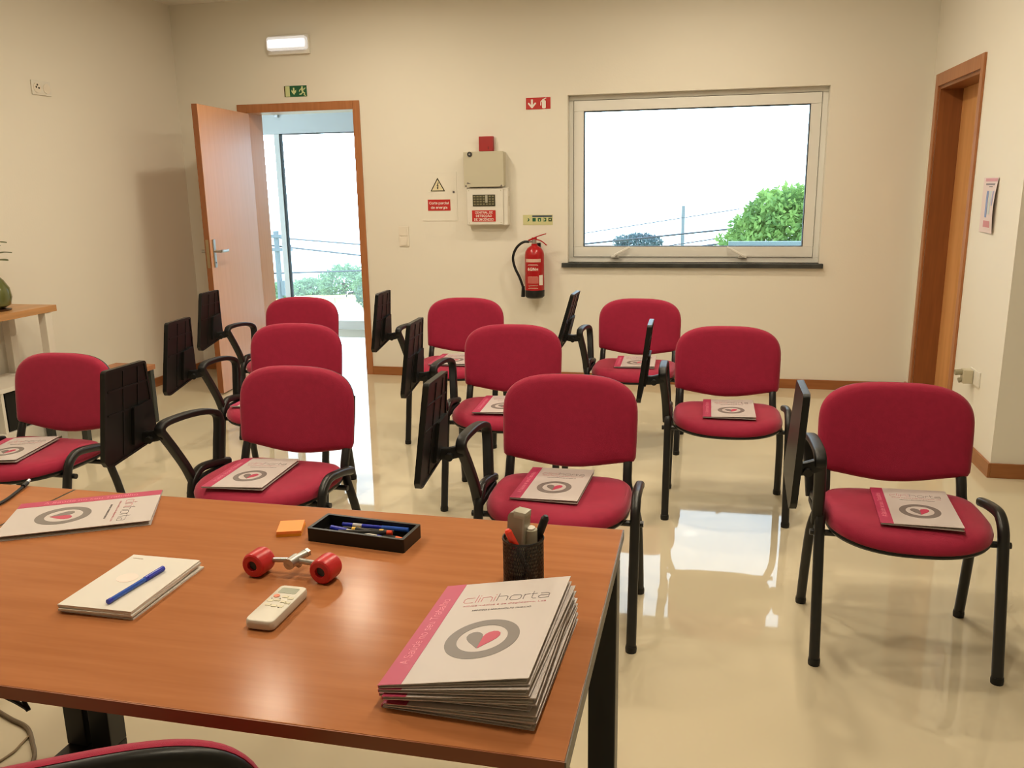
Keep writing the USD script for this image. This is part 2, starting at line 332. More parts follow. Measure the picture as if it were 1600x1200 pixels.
# exit sign
t = thing('exit_sign', 'small green running man exit sign above the open door', 'sign')
obj('plate', box(-3.158, -2.972, D - .003, D, 2.162, 2.242), green_sign_m, t, smooth=False)
lum_m = mat('luminous_print', lin((205, 214, 160)), .5)
flat('doorway_mark', sg.box(0, 0, .036, .074), lum_m, t, -3.148, 2.165, D - .003)
flat('doorway_edge', sg.box(0, 0, .006, .074), mat('brown_ink', lin((90, 66, 30)), .5), t, -3.157, 2.165, D - .003)
flat('arrow', arrow(.038, .052), lum_m, t, -3.078, 2.176, D - .003)
man = union_all([sg.Point(.026, .066).buffer(.0075), sg.LineString([(.022, .055), (.030, .032)]).buffer(.0075), sg.LineString([(.022, .056), (.008, .050), (.001, .037)]).buffer(.0035), sg.LineString([(.024, .056), (.040, .050), (.050, .060)]).buffer(.0035), sg.LineString([(.029, .032), (.044, .024), (.040, .010), (.052, .006)]).buffer(.0042), sg.LineString([(.029, .032), (.018, .018), (.004, .016)]).buffer(.0042)])
flat('running_man', man, lum_m, t, -3.034, 2.163, D - .003)

# extinguisher sign
t = thing('fire_extinguisher_sign', 'small red fire extinguisher sign with down arrow left of the window', 'sign')
obj('plate', box(-1.266, -1.087, D - .003, D, 2.008, 2.088), red_sign_m, t, smooth=False)
flat('arrow', union_all([sg.LineString([(0, .062), (0, .006)]).buffer(.007, cap_style=2), sg.LineString([(-.024, .034), (0, .007), (.024, .034)]).buffer(.006, cap_style=1)]), sign_white_m, t, -1.222, 2.014, D - .003)
flat('extinguisher_mark', union_all([rrect(-.012, .016, 0, .056, .008), sg.box(-.002, .05, .006, .066), sg.LineString([(0, .064), (.016, .070)]).buffer(.003), sg.LineString([(-.004, .062), (-.020, .046), (-.022, .024)]).buffer(.0035)]), sign_white_m, t, -1.136, 2.012, D - .003)

# luminous information strip
t = thing('safety_strip_sign', 'pale luminous safety strip with small green symbols above the extinguisher', 'sign')
obj('plate', box(-1.298, -1.074, D - .002, D, 1.184, 1.258), mat('luminous_plate', lin((206, 204, 152)), .5), t, smooth=False)
flat('header_band', sg.box(0, 0, .150, .012), mat('slate_blue_ink', lin((70, 82, 96)), .5), t, -1.228, 1.242, D - .002)
for i, mk in enumerate([sg.box(0, 0, .024, .026), sg.box(0, 0, .024, .026).difference(sg.box(.008, .004, .018, .017)), sg.box(0, 0, .024, .026).difference(sg.Polygon([(.002, .024), (.02, .016), (.004, .002)])), sg.box(0, 0, .026, .026).difference(sg.Point(.013, .014).buffer(.006))]):
    flat('symbol', mk, green_sign_m if i < 3 else mat('dark_green', lin((40, 62, 30)), .5), t, -1.226 + i * .040, 1.209, D - .002)
flat('moon_mark', sg.Point(0, 0).buffer(.012).difference(sg.Point(-.007, .002).buffer(.011)), green_sign_m, t, -1.262, 1.222, D - .002)

# red sounder box, grey cabinet, fire panel
t = thing('siren_box', 'small plain red alarm box above the grey cabinet', 'alarm')
obj('body', box(-1.615, -1.508, D - .05, D, 1.722, 1.827, .004), mat('red_box', lin((160, 34, 34)), .5), t)
obj('base_plate', box(-1.603, -1.496, D - .012, D, 1.715, 1.822, .002), white_plastic_m, t)
obj('slot', box(-1.545, -1.540, D - .051, D - .0495, 1.735, 1.755), mat('dark_red', lin((100, 16, 18)), .5), t, smooth=False)
t = thing('electrical_cabinet', 'beige grey metal cabinet box below the red alarm box', 'cabinet')
gm = mat('beige_grey', lin((196, 190, 168)), .45)
obj('body', box(-1.712, -1.425, D - .085, D, 1.472, 1.716, .004), gm, t)
obj('door', box(-1.722, -1.420, D - .10, D - .086, 1.466, 1.719, .004), gm, t)
lk = obj('lock', on_wall(ext(sg.Point(0, 0).buffer(.018), .006), -1.672, 1.700, D - .10), gasket_m, t)
obj('lock_core', on_wall(ext(sg.Point(0, 0).buffer(.006), .002), -1.672, 1.700, D - .106), steel_m, lk)
flat('maker_mark', sg.Polygon([(0, 0), (.034, 0), (.012, .010), (.004, .010)]), ink_m, t, -1.700, 1.489, D - .10)
for x in (-1.706, -1.437): obj('screw', on_wall(ext(sg.Point(0, 0).buffer(.006), .002), x, 1.474, D - .10), ink_m, t)
t = thing('fire_alarm_panel', 'white fire alarm control panel with dark keypad and red label', 'alarm')
obj('body', box(-1.712, -1.396, D - .075, D, 1.186, 1.460, .006), white_plastic_m, t)
obj('cover', box(-1.706, -1.430, D - .088, D - .075, 1.192, 1.452, .005), white_plastic_m, t)
for x in (-1.69, -1.446):
    for z in (1.205, 1.44): obj('screw', on_wall(ext(sg.Point(0, 0).buffer(.004), .001), x, z, D - .088), gm, t)
kp = obj('keypad', box(-1.660, -1.489, D - .092, D - .087, 1.326, 1.410, .001), mat('dark_keypad', lin((58, 54, 34)), .5), t)
keym = mat('key_grey', lin((130, 124, 92)), .5)
for i in range(7):
    for j in range(4):
        if i == 4 and j > 0: continue
        obj('key', box(-1.653 + i * .0232, -1.637 + i * .0232, D - .094, D - .092, 1.336 + j * .0185, 1.347 + j * .0185), keym, kp, smooth=False)
obj('display', box(-1.563, -1.546, D - .0945, D - .092, 1.352, 1.405), mat('lcd_grey', lin((178, 174, 156)), .4), kp, smooth=False)
rl = obj('red_label', box(-1.668, -1.487, D - .0895, D - .0875, 1.214, 1.297), red_sign_m, t, smooth=False)
for s_, z, w_ in (('CENTRAL DE', 1.273, .135), ('DETECÇÃO', 1.248, .120), ('DE INCÊNDIO', 1.222, .150)):
    obj('lettering', on_wall(text(s_, .016, bold=True, width=w_), -1.5775, z, D - .0895), sign_white_m, rl, smooth=False)
obj('vent_slots', [box(-1.3965, -1.3955, D - .055, D - .02, 1.33 + k * .008, 1.334 + k * .008) for k in range(9)], gm, t, smooth=False, kind='stuff')

# flush power cut-off panel with its two signs
t = thing('flush_panel', 'wall coloured flush panel door behind the warning signs', 'panel')
obj('panel_door', box(-2.085, -1.805, D - .004, D, 1.219, 1.580, .001), wall_m, t)
obj('lock', on_wall(ext(sg.Point(0, 0).buffer(.008), .003), -1.830, 1.432, D - .004), ink_m, t)
t = thing('electric_hazard_sign', 'triangular electric hazard warning sign with lightning bolt', 'sign')
tri = sg.Polygon([(-.054, 0), (.054, 0), (0, .094)]).buffer(.003)
obj('plate', on_wall(ext(tri, .002), -1.954, 1.441, D - .004), mat('pale_yellow', lin((226, 214, 176)), .5), t)
flat('border', tri.buffer(-.001).difference(sg.Polygon([(-.054, 0), (.054, 0), (0, .094)]).buffer(-.0045)), black_ink_m, t, -1.954, 1.441, D - .006)
flat('bolt', sg.Polygon([(.005, .066), (-.009, .036), (-.001, .039), (-.004, .024), (-.008, .025), (.001, .010), (.006, .027), (.002, .026), (.008, .046), (.000, .042), (.010, .064)]), black_ink_m, t, -1.954, 1.441, D - .006)
t = thing('power_cut_sign', 'red label reading Corte parcial de energia under the hazard triangle', 'sign')
obj('plate', box(-2.036, -1.859, D - .006, D - .004, 1.295, 1.378), red_sign_m, t, smooth=False)
for s_, z, w_ in (('Corte parcial', 1.343, .155), ('de energia', 1.310, .130)):
    obj('lettering', on_wall(text(s_, .018, bold=True, width=w_), -1.9475, z, D - .006), sign_white_m, t, smooth=False)

# light switch, sockets
t = thing('light_switch', 'double light switch in the wall colour right of the open door', 'switch')
beige_m = mat('beige_plate', (.80, .74, .64), .4)
obj('plate', box(-2.281, -2.199, D - .008, D, 1.026, 1.180, .003), beige_m, t)
for z in (1.036, 1.108): obj('rocker', box(-2.268, -2.212, D - .012, D - .008, z, z + .060, .002), beige_m, t)
t = thing('double_socket', 'white double wall socket high on the left wall', 'socket')
obj('plate', box(LX, LX + .010, 4.744, 4.905, 2.066, 2.152, .003), white_plastic_m, t)
for y in (4.785, 4.865): obj('socket_face', mv(T(ext(sg.Point(0, 0).buffer(.03), .004), LWALL), (LX + .010, y, 2.108)), beige_m, t)
for a, b in ((4.775, 2.112), (4.797, 2.108), (4.786, 2.126)): obj('pin_hole', mv(T(ext(sg.Point(0, 0).buffer(.006), .001), LWALL), (LX + .014, a, b)), black_ink_m, t)
t = thing('plugged_socket', 'low white wall socket with a grey plug adapter beside the right wall door', 'socket')
obj('plate', box(RX - .010, RX, 4.74, 4.90, .395, .475, .003), white_plastic_m, t)
obj('adapter', [box(RX - .060, RX - .010, 4.825, 4.885, .395, .470, .006)], mat('clear_grey', lin((196, 186, 160)), .25), t)
obj('plug', [cyl((RX - .060, 4.855, .455), (RX - .095, 4.855, .452), .016, 12), cyl((RX - .060, 4.855, .412), (RX - .075, 4.855, .408), .014, 12)], mat('plug_grey', lin((150, 142, 116)), .3), t)

# curled leaflet on the right wall
t = thing('leaflet', 'curled pink and white leaflet stuck on the right wall by the door', 'leaflet')
ny, nz = 9, 13
def curl(u, v):  # u across (0 far .. 1 near), v up; returns offset from the wall
    return .004 + .006 * (u ** 2.2) * (1 - v) ** 1.2 + .010 * math.sin(v * math.pi) * u
LY0, LY1, LZ0, LZ1 = 5.02, 4.79, 1.19, 1.470
def leafpatch(u0, u1, v0, v1, off, th=.0006, n=8):
    V, Fc = [], []
    for k in (0, 1):
        for i in range(n + 1):
            for j in range(n + 1):
                u, v = u0 + (u1 - u0) * i / n, v0 + (v1 - v0) * j / n
                V.append((RX - curl(u, v) - off - k * th, LY0 + (LY1 - LY0) * u, LZ0 + (LZ1 - LZ0) * v))
    N = (n + 1) ** 2
    for i in range(n):
        for j in range(n):
            a, b, c, d = i * (n + 1) + j, (i + 1) * (n + 1) + j, (i + 1) * (n + 1) + j + 1, i * (n + 1) + j + 1
            Fc += [(a, b, c), (a, c, d), (a + N, c + N, b + N), (a + N, d + N, c + N)]
    return trimesh.Trimesh(V, Fc, process=False)
obj('sheet', leafpatch(0, 1, 0, 1, 0, .001, 10), mat('leaflet_white', lin((226, 206, 204)), .35), t, smooth=True)
obj('pink_band', leafpatch(.15, .95, .93, .985, .0012), mat('leaf_pink', lin((206, 140, 148)), .4), t, smooth=True)
obj('pink_panel', leafpatch(.28, .78, .10, .22, .0012), mat('leaf_rose', lin((204, 130, 138)), .4), t, smooth=True)
obj('blue_picture', leafpatch(.34, .50, .28, .76, .0012), mat('leaf_blue', lin((120, 140, 190)), .4), t, smooth=True)
obj('blue_picture', leafpatch(.56, .72, .34, .76, .0012), mat('leaf_mist', lin((196, 206, 206)), .4), t, smooth=True)
obj('blue_picture', leafpatch(.78, .88, .50, .76, .0012), mat('leaf_lilac', lin((160, 160, 200)), .4), t, smooth=True)
for k, (v, a, b) in enumerate(((.885, .2, .85), (.865, .2, .85), (.83, .45, .7))):
    obj('lettering', leafpatch(a, b, v, v + .012, .0012, n=4), ink_m, t, smooth=True)

# fire extinguisher with hose
EX, EYY, EZ = -1.196, D - .095, .652
t = thing('fire_extinguisher', 'red fire extinguisher with black hose hung left of the window', 'fire extinguisher', (EX, EYY, EZ))
R = .072
obj('cylinder', lathe([(0, .05), (R, .05), (R, .315), (R * .95, .340), (R * .72, .368), (R * .38, .384), (.022, .388), (.022, .40), (0, .40)], 32), red_paint_m, t)
obj('base_ring', lathe([(0, 0), (R * .82, 0), (R * 1.0, .012), (R * 1.02, .055), (R, .06), (0, .06)], 32), plastic_m, t)
vb = obj('valve', [cyl((0, 0, .395), (0, 0, .432), .017, 16), cyl((-.005, 0, .415), (-.075, 0, .413), .007, 10)], steel_m, t)
obj('lever', [sweep([(-.045, 0, .425), (-.01, 0, .440), (.04, 0, .458), (.088, 0, .472)], .011, .004, side=(0, 1, 0), n=8)], red_paint_m, t)
obj('carry_handle', [sweep([(-.04, 0, .424), (.0, 0, .432), (.05, 0, .420), (.092, 0, .388)], .011, .004, side=(0, 1, 0), n=8), box(-.018, .018, -.013, .013, .425, .445, .002)], red_paint_m, t)
obj('hose', tube([(-.04, 0, .413), (-.085, 0, .410), (-.135, .0, .370), (-.163, .0, .300), (-.150, 0, .225), (-.115, .0, .150), (-.092, .0, .085), (-.087, 0, .055)], .0095, 10), plastic_m, t)
obj('nozzle', cyl((-.088, 0, .085), (-.090, 0, .005), .011, 12, .015), plastic_m, t)
obj('wall_bracket', [box(-.02, .02, .06, .095, .30, .36, .002), box(-.03, .03, .088, .095, .24, .40, .001)], metal_m, t)
def wrap(m2d, z, r=R, a0=-math.pi / 2):  # drawing (x, y) -> around the cylinder
    m = m2d.copy(); v = m.vertices
    m = m.subdivide_to_size(.03) if False else m
    v = np.array(m.vertices); a = a0 + v[:, 0] / r; rr = r + .0003 + v[:, 2]
    m.vertices = np.stack([rr * np.cos(a), rr * np.sin(a), z + v[:, 1]], 1); return m
def band(w, h): 
    n = max(2, int(w / .008)); return trimesh.util.concatenate([mv(box(0, w / n, 0, h, 0, .0005), (-w / 2 + k * w / n, 0, 0)) for k in range(n)])
lp = mat('label_pale', lin((214, 176, 160)), .5); lpk = mat('label_rose', lin((190, 100, 92)), .5)
obj('label_band', wrap(band(.125, .024), .268), lp, t, smooth=False)
obj('label_band', wrap(band(.085, .018), .205), lpk, t, smooth=False)
obj('label_band', wrap(band(.085, .050), .112), lpk, t, smooth=False)
obj('white_tag', mv(wrap(band(.034, .075), .088, R + .0004), (0, 0, 0)) if False else wrap(mv(band(.034, .075), (.065, 0, 0)), .098, R + .0004), sign_white_m, t, smooth=False)
obj('lettering', wrap(text('6GN+', .022, .0006, True), .212 - .004, R + .0006), sign_white_m, t, smooth=False)
for k, (z, w_) in enumerate(((.250, .07), (.244, .08), (.098, .08), (.086, .07), (.074, .075), (.160, .07))):
    obj('lettering', wrap(band(w_, .0035), z), lp, t, smooth=False)

# ------------------------------------------------------------------ training chairs
def superell(a, b1, b2, n1, n2, cy_=0.0, N=64):
    """Closed outline: half width a; front half depth b1 (-y), rear b2 (+y)."""
    t_ = np.arange(N) * 2 * math.pi / N; c, s = np.cos(t_), np.sin(t_)
    n = np.where(s < 0, n1, n2); b = np.where(s < 0, b1, b2)
    return np.stack([a * np.sign(c) * abs(c) ** (2 / n), cy_ + b * np.sign(s) * abs(s) ** (2 / n)], 1)
def loft(outline, center, prof, f):
    """Rings of the outline shrunk about center by s, raised by h: f(u, v, h) -> xyz."""
    N = len(outline); V, Fc = [], []
    c = np.asarray(center)
    for s, h in prof:
        q = c + (outline - c) * s
        V += [f(a, b, h) for a, b in q]
    K = len(prof)
    for k in range(K - 1):
        for i in range(N):
            j = (i + 1) % N; a, b = k * N + i, k * N + j
            Fc += [(a, b, b + N), (a, b + N, a + N)]
    V += [np.mean(V[:N], 0), np.mean(V[(K - 1) * N:K * N], 0)]; q = len(V)
    for i in range(N):
        j = (i + 1) % N
        Fc += [(q - 2, j, i), (q - 1, (K - 1) * N + i, (K - 1) * N + j)]
    m = trimesh.Trimesh(V, Fc, process=False)
    if m.volume < 0: m.invert()
    return m
seat_out = superell(.238, .228, .208, 2.5, 4.4, 0.0)
def seat_f(x, y, h): 
    drop = -.85 * max(0, -y - .10) ** 2 - .10 * max(0, y - .06) * 0 + .08 * x * x - .006 * math.exp(-((x / .13) ** 2 + ((y - .03) / .12) ** 2))
    k = min(1, max(0, (h - .40) / .05))
    return (x, y, h + drop * (.35 + .65 * k))
seat_mesh = loft(seat_out, (0, 0), [(.02, .470), (.3, .470), (.55, .469), (.75, .467), (.87, .463), (.94, .456), (.98, .446), (1.0, .433), (.995, .422), (.975, .416)], seat_f)
shell_mesh = loft(seat_out, (0, 0), [(.985, .420), (.992, .412), (.97, .404), (.90, .398), (.6, .394), (.05, .394)], seat_f)
# backrest outline in (x, z)
def back_outline():
    top = superell(.241, .16, .150, 6, 3.0, .660, 64); pts = [p for p in top if p[1] >= .66]
    low = [(-.240, .60), (-.238, .53), (-.236, .520), (-.230, .5115), (-.215, .5085), (-.17, .5010), (-.11, .4900), (-.05, .4815), (0, .4790), (.05, .4815), (.11, .4900), (.17, .5010), (.215, .5085), (.230, .5115), (.236, .520), (.238, .53), (.240, .60)]
    return np.array(sorted(pts, key=lambda p: math.atan2(p[1] - .645, p[0])) and [tuple(p) for p in pts] + low)
bo = back_outline()
bring = sg.LinearRing(bo); bo = np.array([bring.interpolate(k / 96, normalized=True).coords[0] for k in range(96)])
if sg.Polygon(bo).exterior.is_ccw is False: bo = bo[::-1]
def back_f(x, z, h):  # h positive to the front (-y)
    return (x, .222 + .127 * (z - .485) - .15 * x * x - h, z)
back_mesh = loft(bo, (0, .650), [(.02, .026), (.4, .026), (.7, .0255), (.85, .024), (.93, .020), (.975, .012), (1.0, 0.0), (.992, -.006)], back_f)
bshell_mesh = loft(bo, (0, .650), [(.985, -.004), (.990, -.010), (.975, -.018), (.93, -.024), (.6, -.027), (.05, -.027)], back_f)
front_leg = [(-.168, .012), (-.140, .15), (-.106, .31), (-.086, .40), (-.074, .440), (-.050, .466), (-.015, .478), (.05, .472), (.10, .463), (.148, .452)]
rear_leg = [(.258, .244, .012), (.256, .214, .15), (.252, .184, .28), (.244, .170, .345), (.227, .174, .395), (.2125, .188, .440), (.2105, .205, .49), (.210, .232, .54), (.210, .262, .60), (.210, .280, .70)]
def side_x(x, pts): return [(x, a, b) for a, b in pts]
arm_path = [(-.264, -.055, .425), (-.267, -.088, .50), (-.273, -.135, .580), (-.280, -.172, .640), (-.282, -.184, .662), (-.283, -.172, .678), (-.283, -.130, .684), (-.283, -.03, .680), (-.283, .06, .668), (-.282, .120, .650), (-.281, .143, .628), (-.277, .138, .585), (-.271, .118, .525), (-.265, .098, .455)]
arm_mesh = sweep(arm_path, .017, .0125, n=14, sub=5, ex=4.0, widths=lambda u: (.0175, .0135 if u < .35 else (.0115 if u < .68 else .0115 + .008 * min(1, (u - .68) / .2))))
def board_poly():
    return sg.Polygon([(-.365, .600), (-.350, .578), (-.325, .574), (-.100, .612), (-.165, .905), (-.358, .905)]).buffer(-.012).buffer(.012, quad_segs=4)
HX = -.355
def tab_m(mesh):  # drawing (y, z), depth d -> leaning plane beside the arm; depth grows to the inside (+x)
    v = np.array(mesh.vertices); m = mesh.copy()
    m.vertices = np.stack([HX + (v[:, 1] - .74) * .125 + v[:, 2], v[:, 0], v[:, 1]], 1)
    if m.volume < 0: m.invert()
    return m
bp = board_poly()
board_mesh = tab_m(mv(ext(bp, .016), (0, 0, -.008)))
rim_mesh = tab_m(mv(ext(bp.difference(bp.buffer(-.008)), .003), (0, 0, .008)))
ribs = [sg.box(-.275, .60, -.269, .89), sg.box(-.205, .62, -.199, .89), sg.box(-.345, .83, -.155, .836), sg.box(-.345, .75, -.14, .756)]
rib_meshes = [tab_m(mv(ext(r_.intersection(bp.buffer(-.008)), .0022), (0, 0, .008))) for r_ in ribs]
plate_mesh = tab_m(mv(ext(sg.Polygon([(-.235, .62), (-.115, .63), (-.15, .765), (-.235, .755)]).buffer(-.006).buffer(.006), .012), (0, 0, .008)))
hinge_mesh = [sweep([(-.352, -.185, .640), (-.325, -.182, .640), (-.300, -.178, .645), (-.282, -.176, .650)], .014, .020, side=(0, 1, 0), n=10, ex=4), cyl((-.318, -.205, .632), (-.318, -.160, .640), .013, 12)]
def make_chair(label, tablet=True, loc=(0, 0, 0), rz=0, group=None):
    t = thing('training_chair', label, 'chair', loc, rz, group)
    s = obj('seat', seat_mesh, fabric_m, t, smooth=50); obj('seat_shell', shell_mesh, smooth_black_m, t, smooth=40)
    obj('backrest', back_mesh, fabric_m, t, smooth=50); obj('backrest_shell', bshell_mesh, smooth_black_m, t, smooth=40)
    for sx in (-1, 1):
        lg = obj('leg', sweep(side_x(sx * .258, front_leg), .0160, .0150, n=12, sub=4), metal_m, t, smooth=40)
        obj('foot_cap', mv(lathe([(0, 0), (.0175, 0), (.0185, .012), (.0172, .022), (0, .022)], 14), (sx * .258, -.168, 0)), plastic_m, lg)
    for sx in (-1, 1):
        lg = obj('leg', sweep([(sx * a, b, c) for a, b, c in rear_leg], .0160, .0130, n=12, sub=4), metal_m, t, smooth=40)
        obj('foot_cap', mv(lathe([(0, 0), (.0175, 0), (.0185, .012), (.0172, .022), (0, .022)], 14), (sx * .258, .244, 0)), plastic_m, lg)
    obj('cross_bar', [cyl((-.284, -.070, .398), (.284, -.070, .398), .010, 12), box(-.10, -.06, -.11, .09, .385, .402), box(.06, .10, -.11, .09, .385, .402)], metal_m, t)
    obj('cross_bar', cyl((-.25, .13, .388), (.25, .13, .388), .010, 12), metal_m, t)
    if tablet:
        a = obj('armrest', arm_mesh, plastic_m, t, smooth=45)
        obj('arm_bracket', box(-.272, -.240, -.075, .115, .428, .452, .006), plastic_m, a)
        w = UsdGeom.Xform.Define(stage, path_for('writing_tablet', t)).GetPrim()
        keys(w, 'black plastic writing tablet folded down beside the arm')
        obj('board', board_mesh, smooth_black_m, w, smooth=40)
        obj('rim', rim_mesh, plastic_m, w)
        for r_ in rib_meshes: obj('rib', r_, plastic_m, w, smooth=False)
        obj('reinforcing_plate', plate_mesh, plastic_m, w)
        obj('hinge', hinge_mesh, plastic_m, w)
    return t
CH = {'D1': (0.649, 2.668, -0.6), 'D2': (0.144, 3.780, 0.2), 'D3': (-0.342, 4.747, -2.2), 'C1': (-0.431, 2.636, 0.3), 'C2': (-0.865, 3.712, 1.9), 'C3': (-1.379, 4.688, 0.6), 'B1': (-1.492, 2.627, -3.0), 'B2': (-1.950, 3.613, 4.4), 'B3': (-2.412, 4.617, 3.2), 'A1': (-2.599, 2.736, -1.5)}
CL = {'D1': 'crimson chair with black tablet arm at the right end of the front row',
      'D2': 'crimson chair with black tablet arm rightmost in the second row, facing the window reflection',
      'D3': 'crimson chair with steeply tilted tablet arm under the window, right in the back row',
      'C1': 'crimson chair with ribbed tablet arm just behind the pencil cup and desk corner',
      'C2': 'crimson chair with tablet arm in the middle of the second row',
      'C3': 'crimson chair with tablet arm below the fire extinguisher, middle of the back row',
      'B1': 'crimson chair with tablet arm just behind the black pen tray on the desk',
      'B2': 'crimson chair with tablet arm second in line in front of the open door',
      'B3': 'crimson chair with tablet arm farthest back, right beside the open door',
      'A1': 'crimson chair with tablet arm at the far left, beside the white low cabinet'}
TILT = {'D1': (-4.0, 0.0), 'D3': (9.0, 0.0)}
GR = 'crimson training chairs with tablet arms'
src = make_chair(CL['C1'], True, (*CH['C1'][:2], 0), math.radians(CH['C1'][2]), GR)
def tilt_of(k):   # a tablet turned about its hinge: lean in degrees about the depth axis, swing about the cross axis
    lean, swing = TILT.get(k, (0, 0))
    pv = (-.318, -.18, .64)
    A = trimesh.transformations.rotation_matrix(math.radians(lean), (0, 1, 0), pv)
    B = trimesh.transformations.rotation_matrix(math.radians(swing), (1, 0, 0), pv)
    return A @ B
for k in CH:
    if k == 'C1': p = src
    else: p = copy_of(src, CL[k], (*CH[k][:2], 0), math.radians(CH[k][2]), GR, inst=k not in TILT)
    if k in TILT:
        w = stage.OverridePrim(p.GetPath().AppendChild('writing_tablet'))
        x = UsdGeom.Xformable(w); x.AddTransformOp().Set(Gf.Matrix4d(*[float(v) for v in tilt_of(k).T.ravel()]))
fg = make_chair('dark crimson chair on the near side of the desk, only its back top in view', False, (-.860, .951, 0), math.radians(210.6))

# ------------------------------------------------------------------ folders
FW, FH = .222, .312
def stroke(lines, w): return union_all([sg.LineString(l).buffer(w / 2, cap_style=2, join_style=2) for l in lines])
def logo():
    """Thin square lettering; returns rose part and grey part, x from 0, x-height 1."""
    def arc(x0, x1): return None
    G = {'c': ([[(1.2, 1), (.25, 1), (0, .8), (0, .2), (.25, 0), (1.2, 0)]], 1.5), 'l': ([[(0, 0), (0, 1.6)]], .35), 'i': ([[(0, 0), (0, 1)], [(0, 1.3), (0, 1.45)]], .35),
         'n': ([[(0, 0), (0, 1)], [(0, 1), (.95, 1), (1.2, .8), (1.2, 0)]], 1.55), 'h': ([[(0, 0), (0, 1.6)], [(0, 1), (.95, 1), (1.2, .8), (1.2, 0)]], 1.55),
         'o': ([[(.25, 0), (0, .2), (0, .8), (.25, 1), (1.05, 1), (1.3, .8), (1.3, .2), (1.05, 0), (.25, 0)]], 1.65), 'r': ([[(0, 0), (0, 1)], [(0, .8), (.25, 1), (.65, 1)]], .8),
         't': ([[(.2, 1.5), (.2, .2), (.4, 0), (.75, 0)], [(0, 1), (.7, 1)]], 1.0), 'a': ([[(.1, 1), (.95, 1), (1.2, .8), (1.2, 0), (.25, 0), (0, .15), (0, .4), (.25, .55), (1.2, .55)]], 1.4)}
    x = 0; out = {0: [], 1: []}
    for i, ch in enumerate('clinihorta'):
        ls, w = G[ch]
        out[0 if i < 5 else 1] += [[(x + a, b) for a, b in l] for l in ls]; x += w
    return out, x
LG, LGW = logo()
half = [(0, 0), (.012, .012), (.024, .030), (.027, .040), (.024, .049), (.016, .053), (.006, .048), (.001, .040), (0, .030)]
def heart_side(s):  # one petal leaning outwards
    p = sg.Polygon([(a, b) for a, b in smooth_path([(.0005, .0), (.010, .012), (.020, .025), (.0245, .036), (.021, .045), (.013, .048), (.005, .043), (.0008, .033)], 5)[:, :2]]) if False else sg.Polygon([(.0007, 0), (.008, .009), (.016, .018), (.022, .027), (.0245, .035), (.0235, .042), (.019, .047), (.013, .048), (.007, .045), (.003, .040), (.0012, .033)]).buffer(.001)
    p = affinity.scale(p, 1.05, .98, origin=(0, 0))
    return affinity.scale(p, s, 1, origin=(0, 0))
def folder(label, cat, loc, rz, group=None, lift=.030, m=None):
    """Card folder lying on its back cover; the front cover opens about the left spine."""
    t = thing('folder', label, 'folder', loc, rz, group, m=m)
    def up(mesh, z):
        q = mesh.copy(); v = np.array(q.vertices); v[:, 2] += z + (v[:, 0] + FW / 2) * lift; q.vertices = v; return q
    obj('back_cover', box(-FW / 2, FW / 2, -FH / 2, FH / 2, 0, .0014), paper_m, t, smooth=False)
    obj('inner_sheets', box(-FW / 2 + .003, FW / 2 - .006, -FH / 2 + .004, FH / 2 - .004, .0015, .0030), mat('sheet_paper', (.66, .61, .55), .6), t, smooth=False)
    f = obj('front_cover', up(box(-FW / 2, FW / 2, -FH / 2, FH / 2, 0, .0012), .0032), paper_m, t, smooth=False)
    obj('spine', box(-FW / 2 - .0012, -FW / 2, -FH / 2, FH / 2, 0, .0048), pink_m, t, smooth=False)
    Z = .0045
    sp = obj('spine_band', up(ext(sg.box(-FW / 2, -FH / 2, -.076, FH / 2), .0003), Z), pink_m, t, smooth=False)
    st = text('A Saúde no seu Trabalho', .0135, .0002, width=.205)
    st = T(st, trimesh.transformations.rotation_matrix(math.pi / 2, (0, 0, 1))); st = mv(st, (-.088, .0, 0))
    obj('lettering', up(st, Z + .0003), pale_pink_m, sp, smooth=False)
    C = (.010, -.040)
    obj('ring_emblem', up(ext(affinity.translate(sg.Point(0, 0).buffer(.058, quad_segs=12).difference(sg.Point(0, .001).buffer(.0395, quad_segs=12)), *C), .0003), Z), grey_print_m, f, smooth=False)
    obj('heart_petal', up(ext(affinity.translate(heart_side(-1), C[0], C[1] - .027), .0003), Z), grey_print_m, f, smooth=False)
    obj('heart_petal', up(ext(affinity.translate(heart_side(1), C[0], C[1] - .027), .0003), Z), heart_pink_m, f, smooth=False)
    sx, sy_ = .150 / LGW, .0165
    for k, mm in ((0, rose_ink_m), (1, ink_m)):
        pl = stroke([[(-.060 + a * sx, .083 + b * sy_) for a, b in l] for l in LG[k]], .0011)
        obj('lettering', up(ext(pl, .0003), Z), mm, f, smooth=False)
    obj('lettering', up(mv(text('clínica médica e de diagnóstico, Lda', .0045, .0002, width=.142), (.015, .069, 0)), Z), rose_ink_m, f, smooth=False)
    obj('lettering', up(mv(text('MEDICINA E SEGURANÇA NO TRABALHO', .0042, .0002, True, width=.100), (.015, .052, 0)), Z), ink_m, f, smooth=False)
    return t
SZ = .4735
FC = [('D1', .672, 2.655, -4.6, 'folder on the seat of the right end chair of the front row'), ('D2', .150, 3.782, -.5, 'folder on the seat of the rightmost chair of the second row'), ('D3', -.336, 4.775, .9, 'folder on the seat of the back row chair under the window'),
      ('C1', -.455, 2.672, -3.2, 'folder on the seat of the chair behind the pencil cup'), ('C2', -.868, 3.70, 2.2, 'half hidden folder on the middle chair of the second row'), ('C3', -1.393, 4.695, .8, 'half hidden folder on the back row chair below the extinguisher'),
      ('B1', -1.532, 2.600, 2.8, 'folder on the seat of the chair behind the black pen tray'), ('B2', -2.020, 3.625, .0, 'folder almost hidden on the second chair before the open door'), ('A1', -2.636, 2.700, 12.0, 'folder on the far left chair, cut by the picture edge')]
fsrc = None
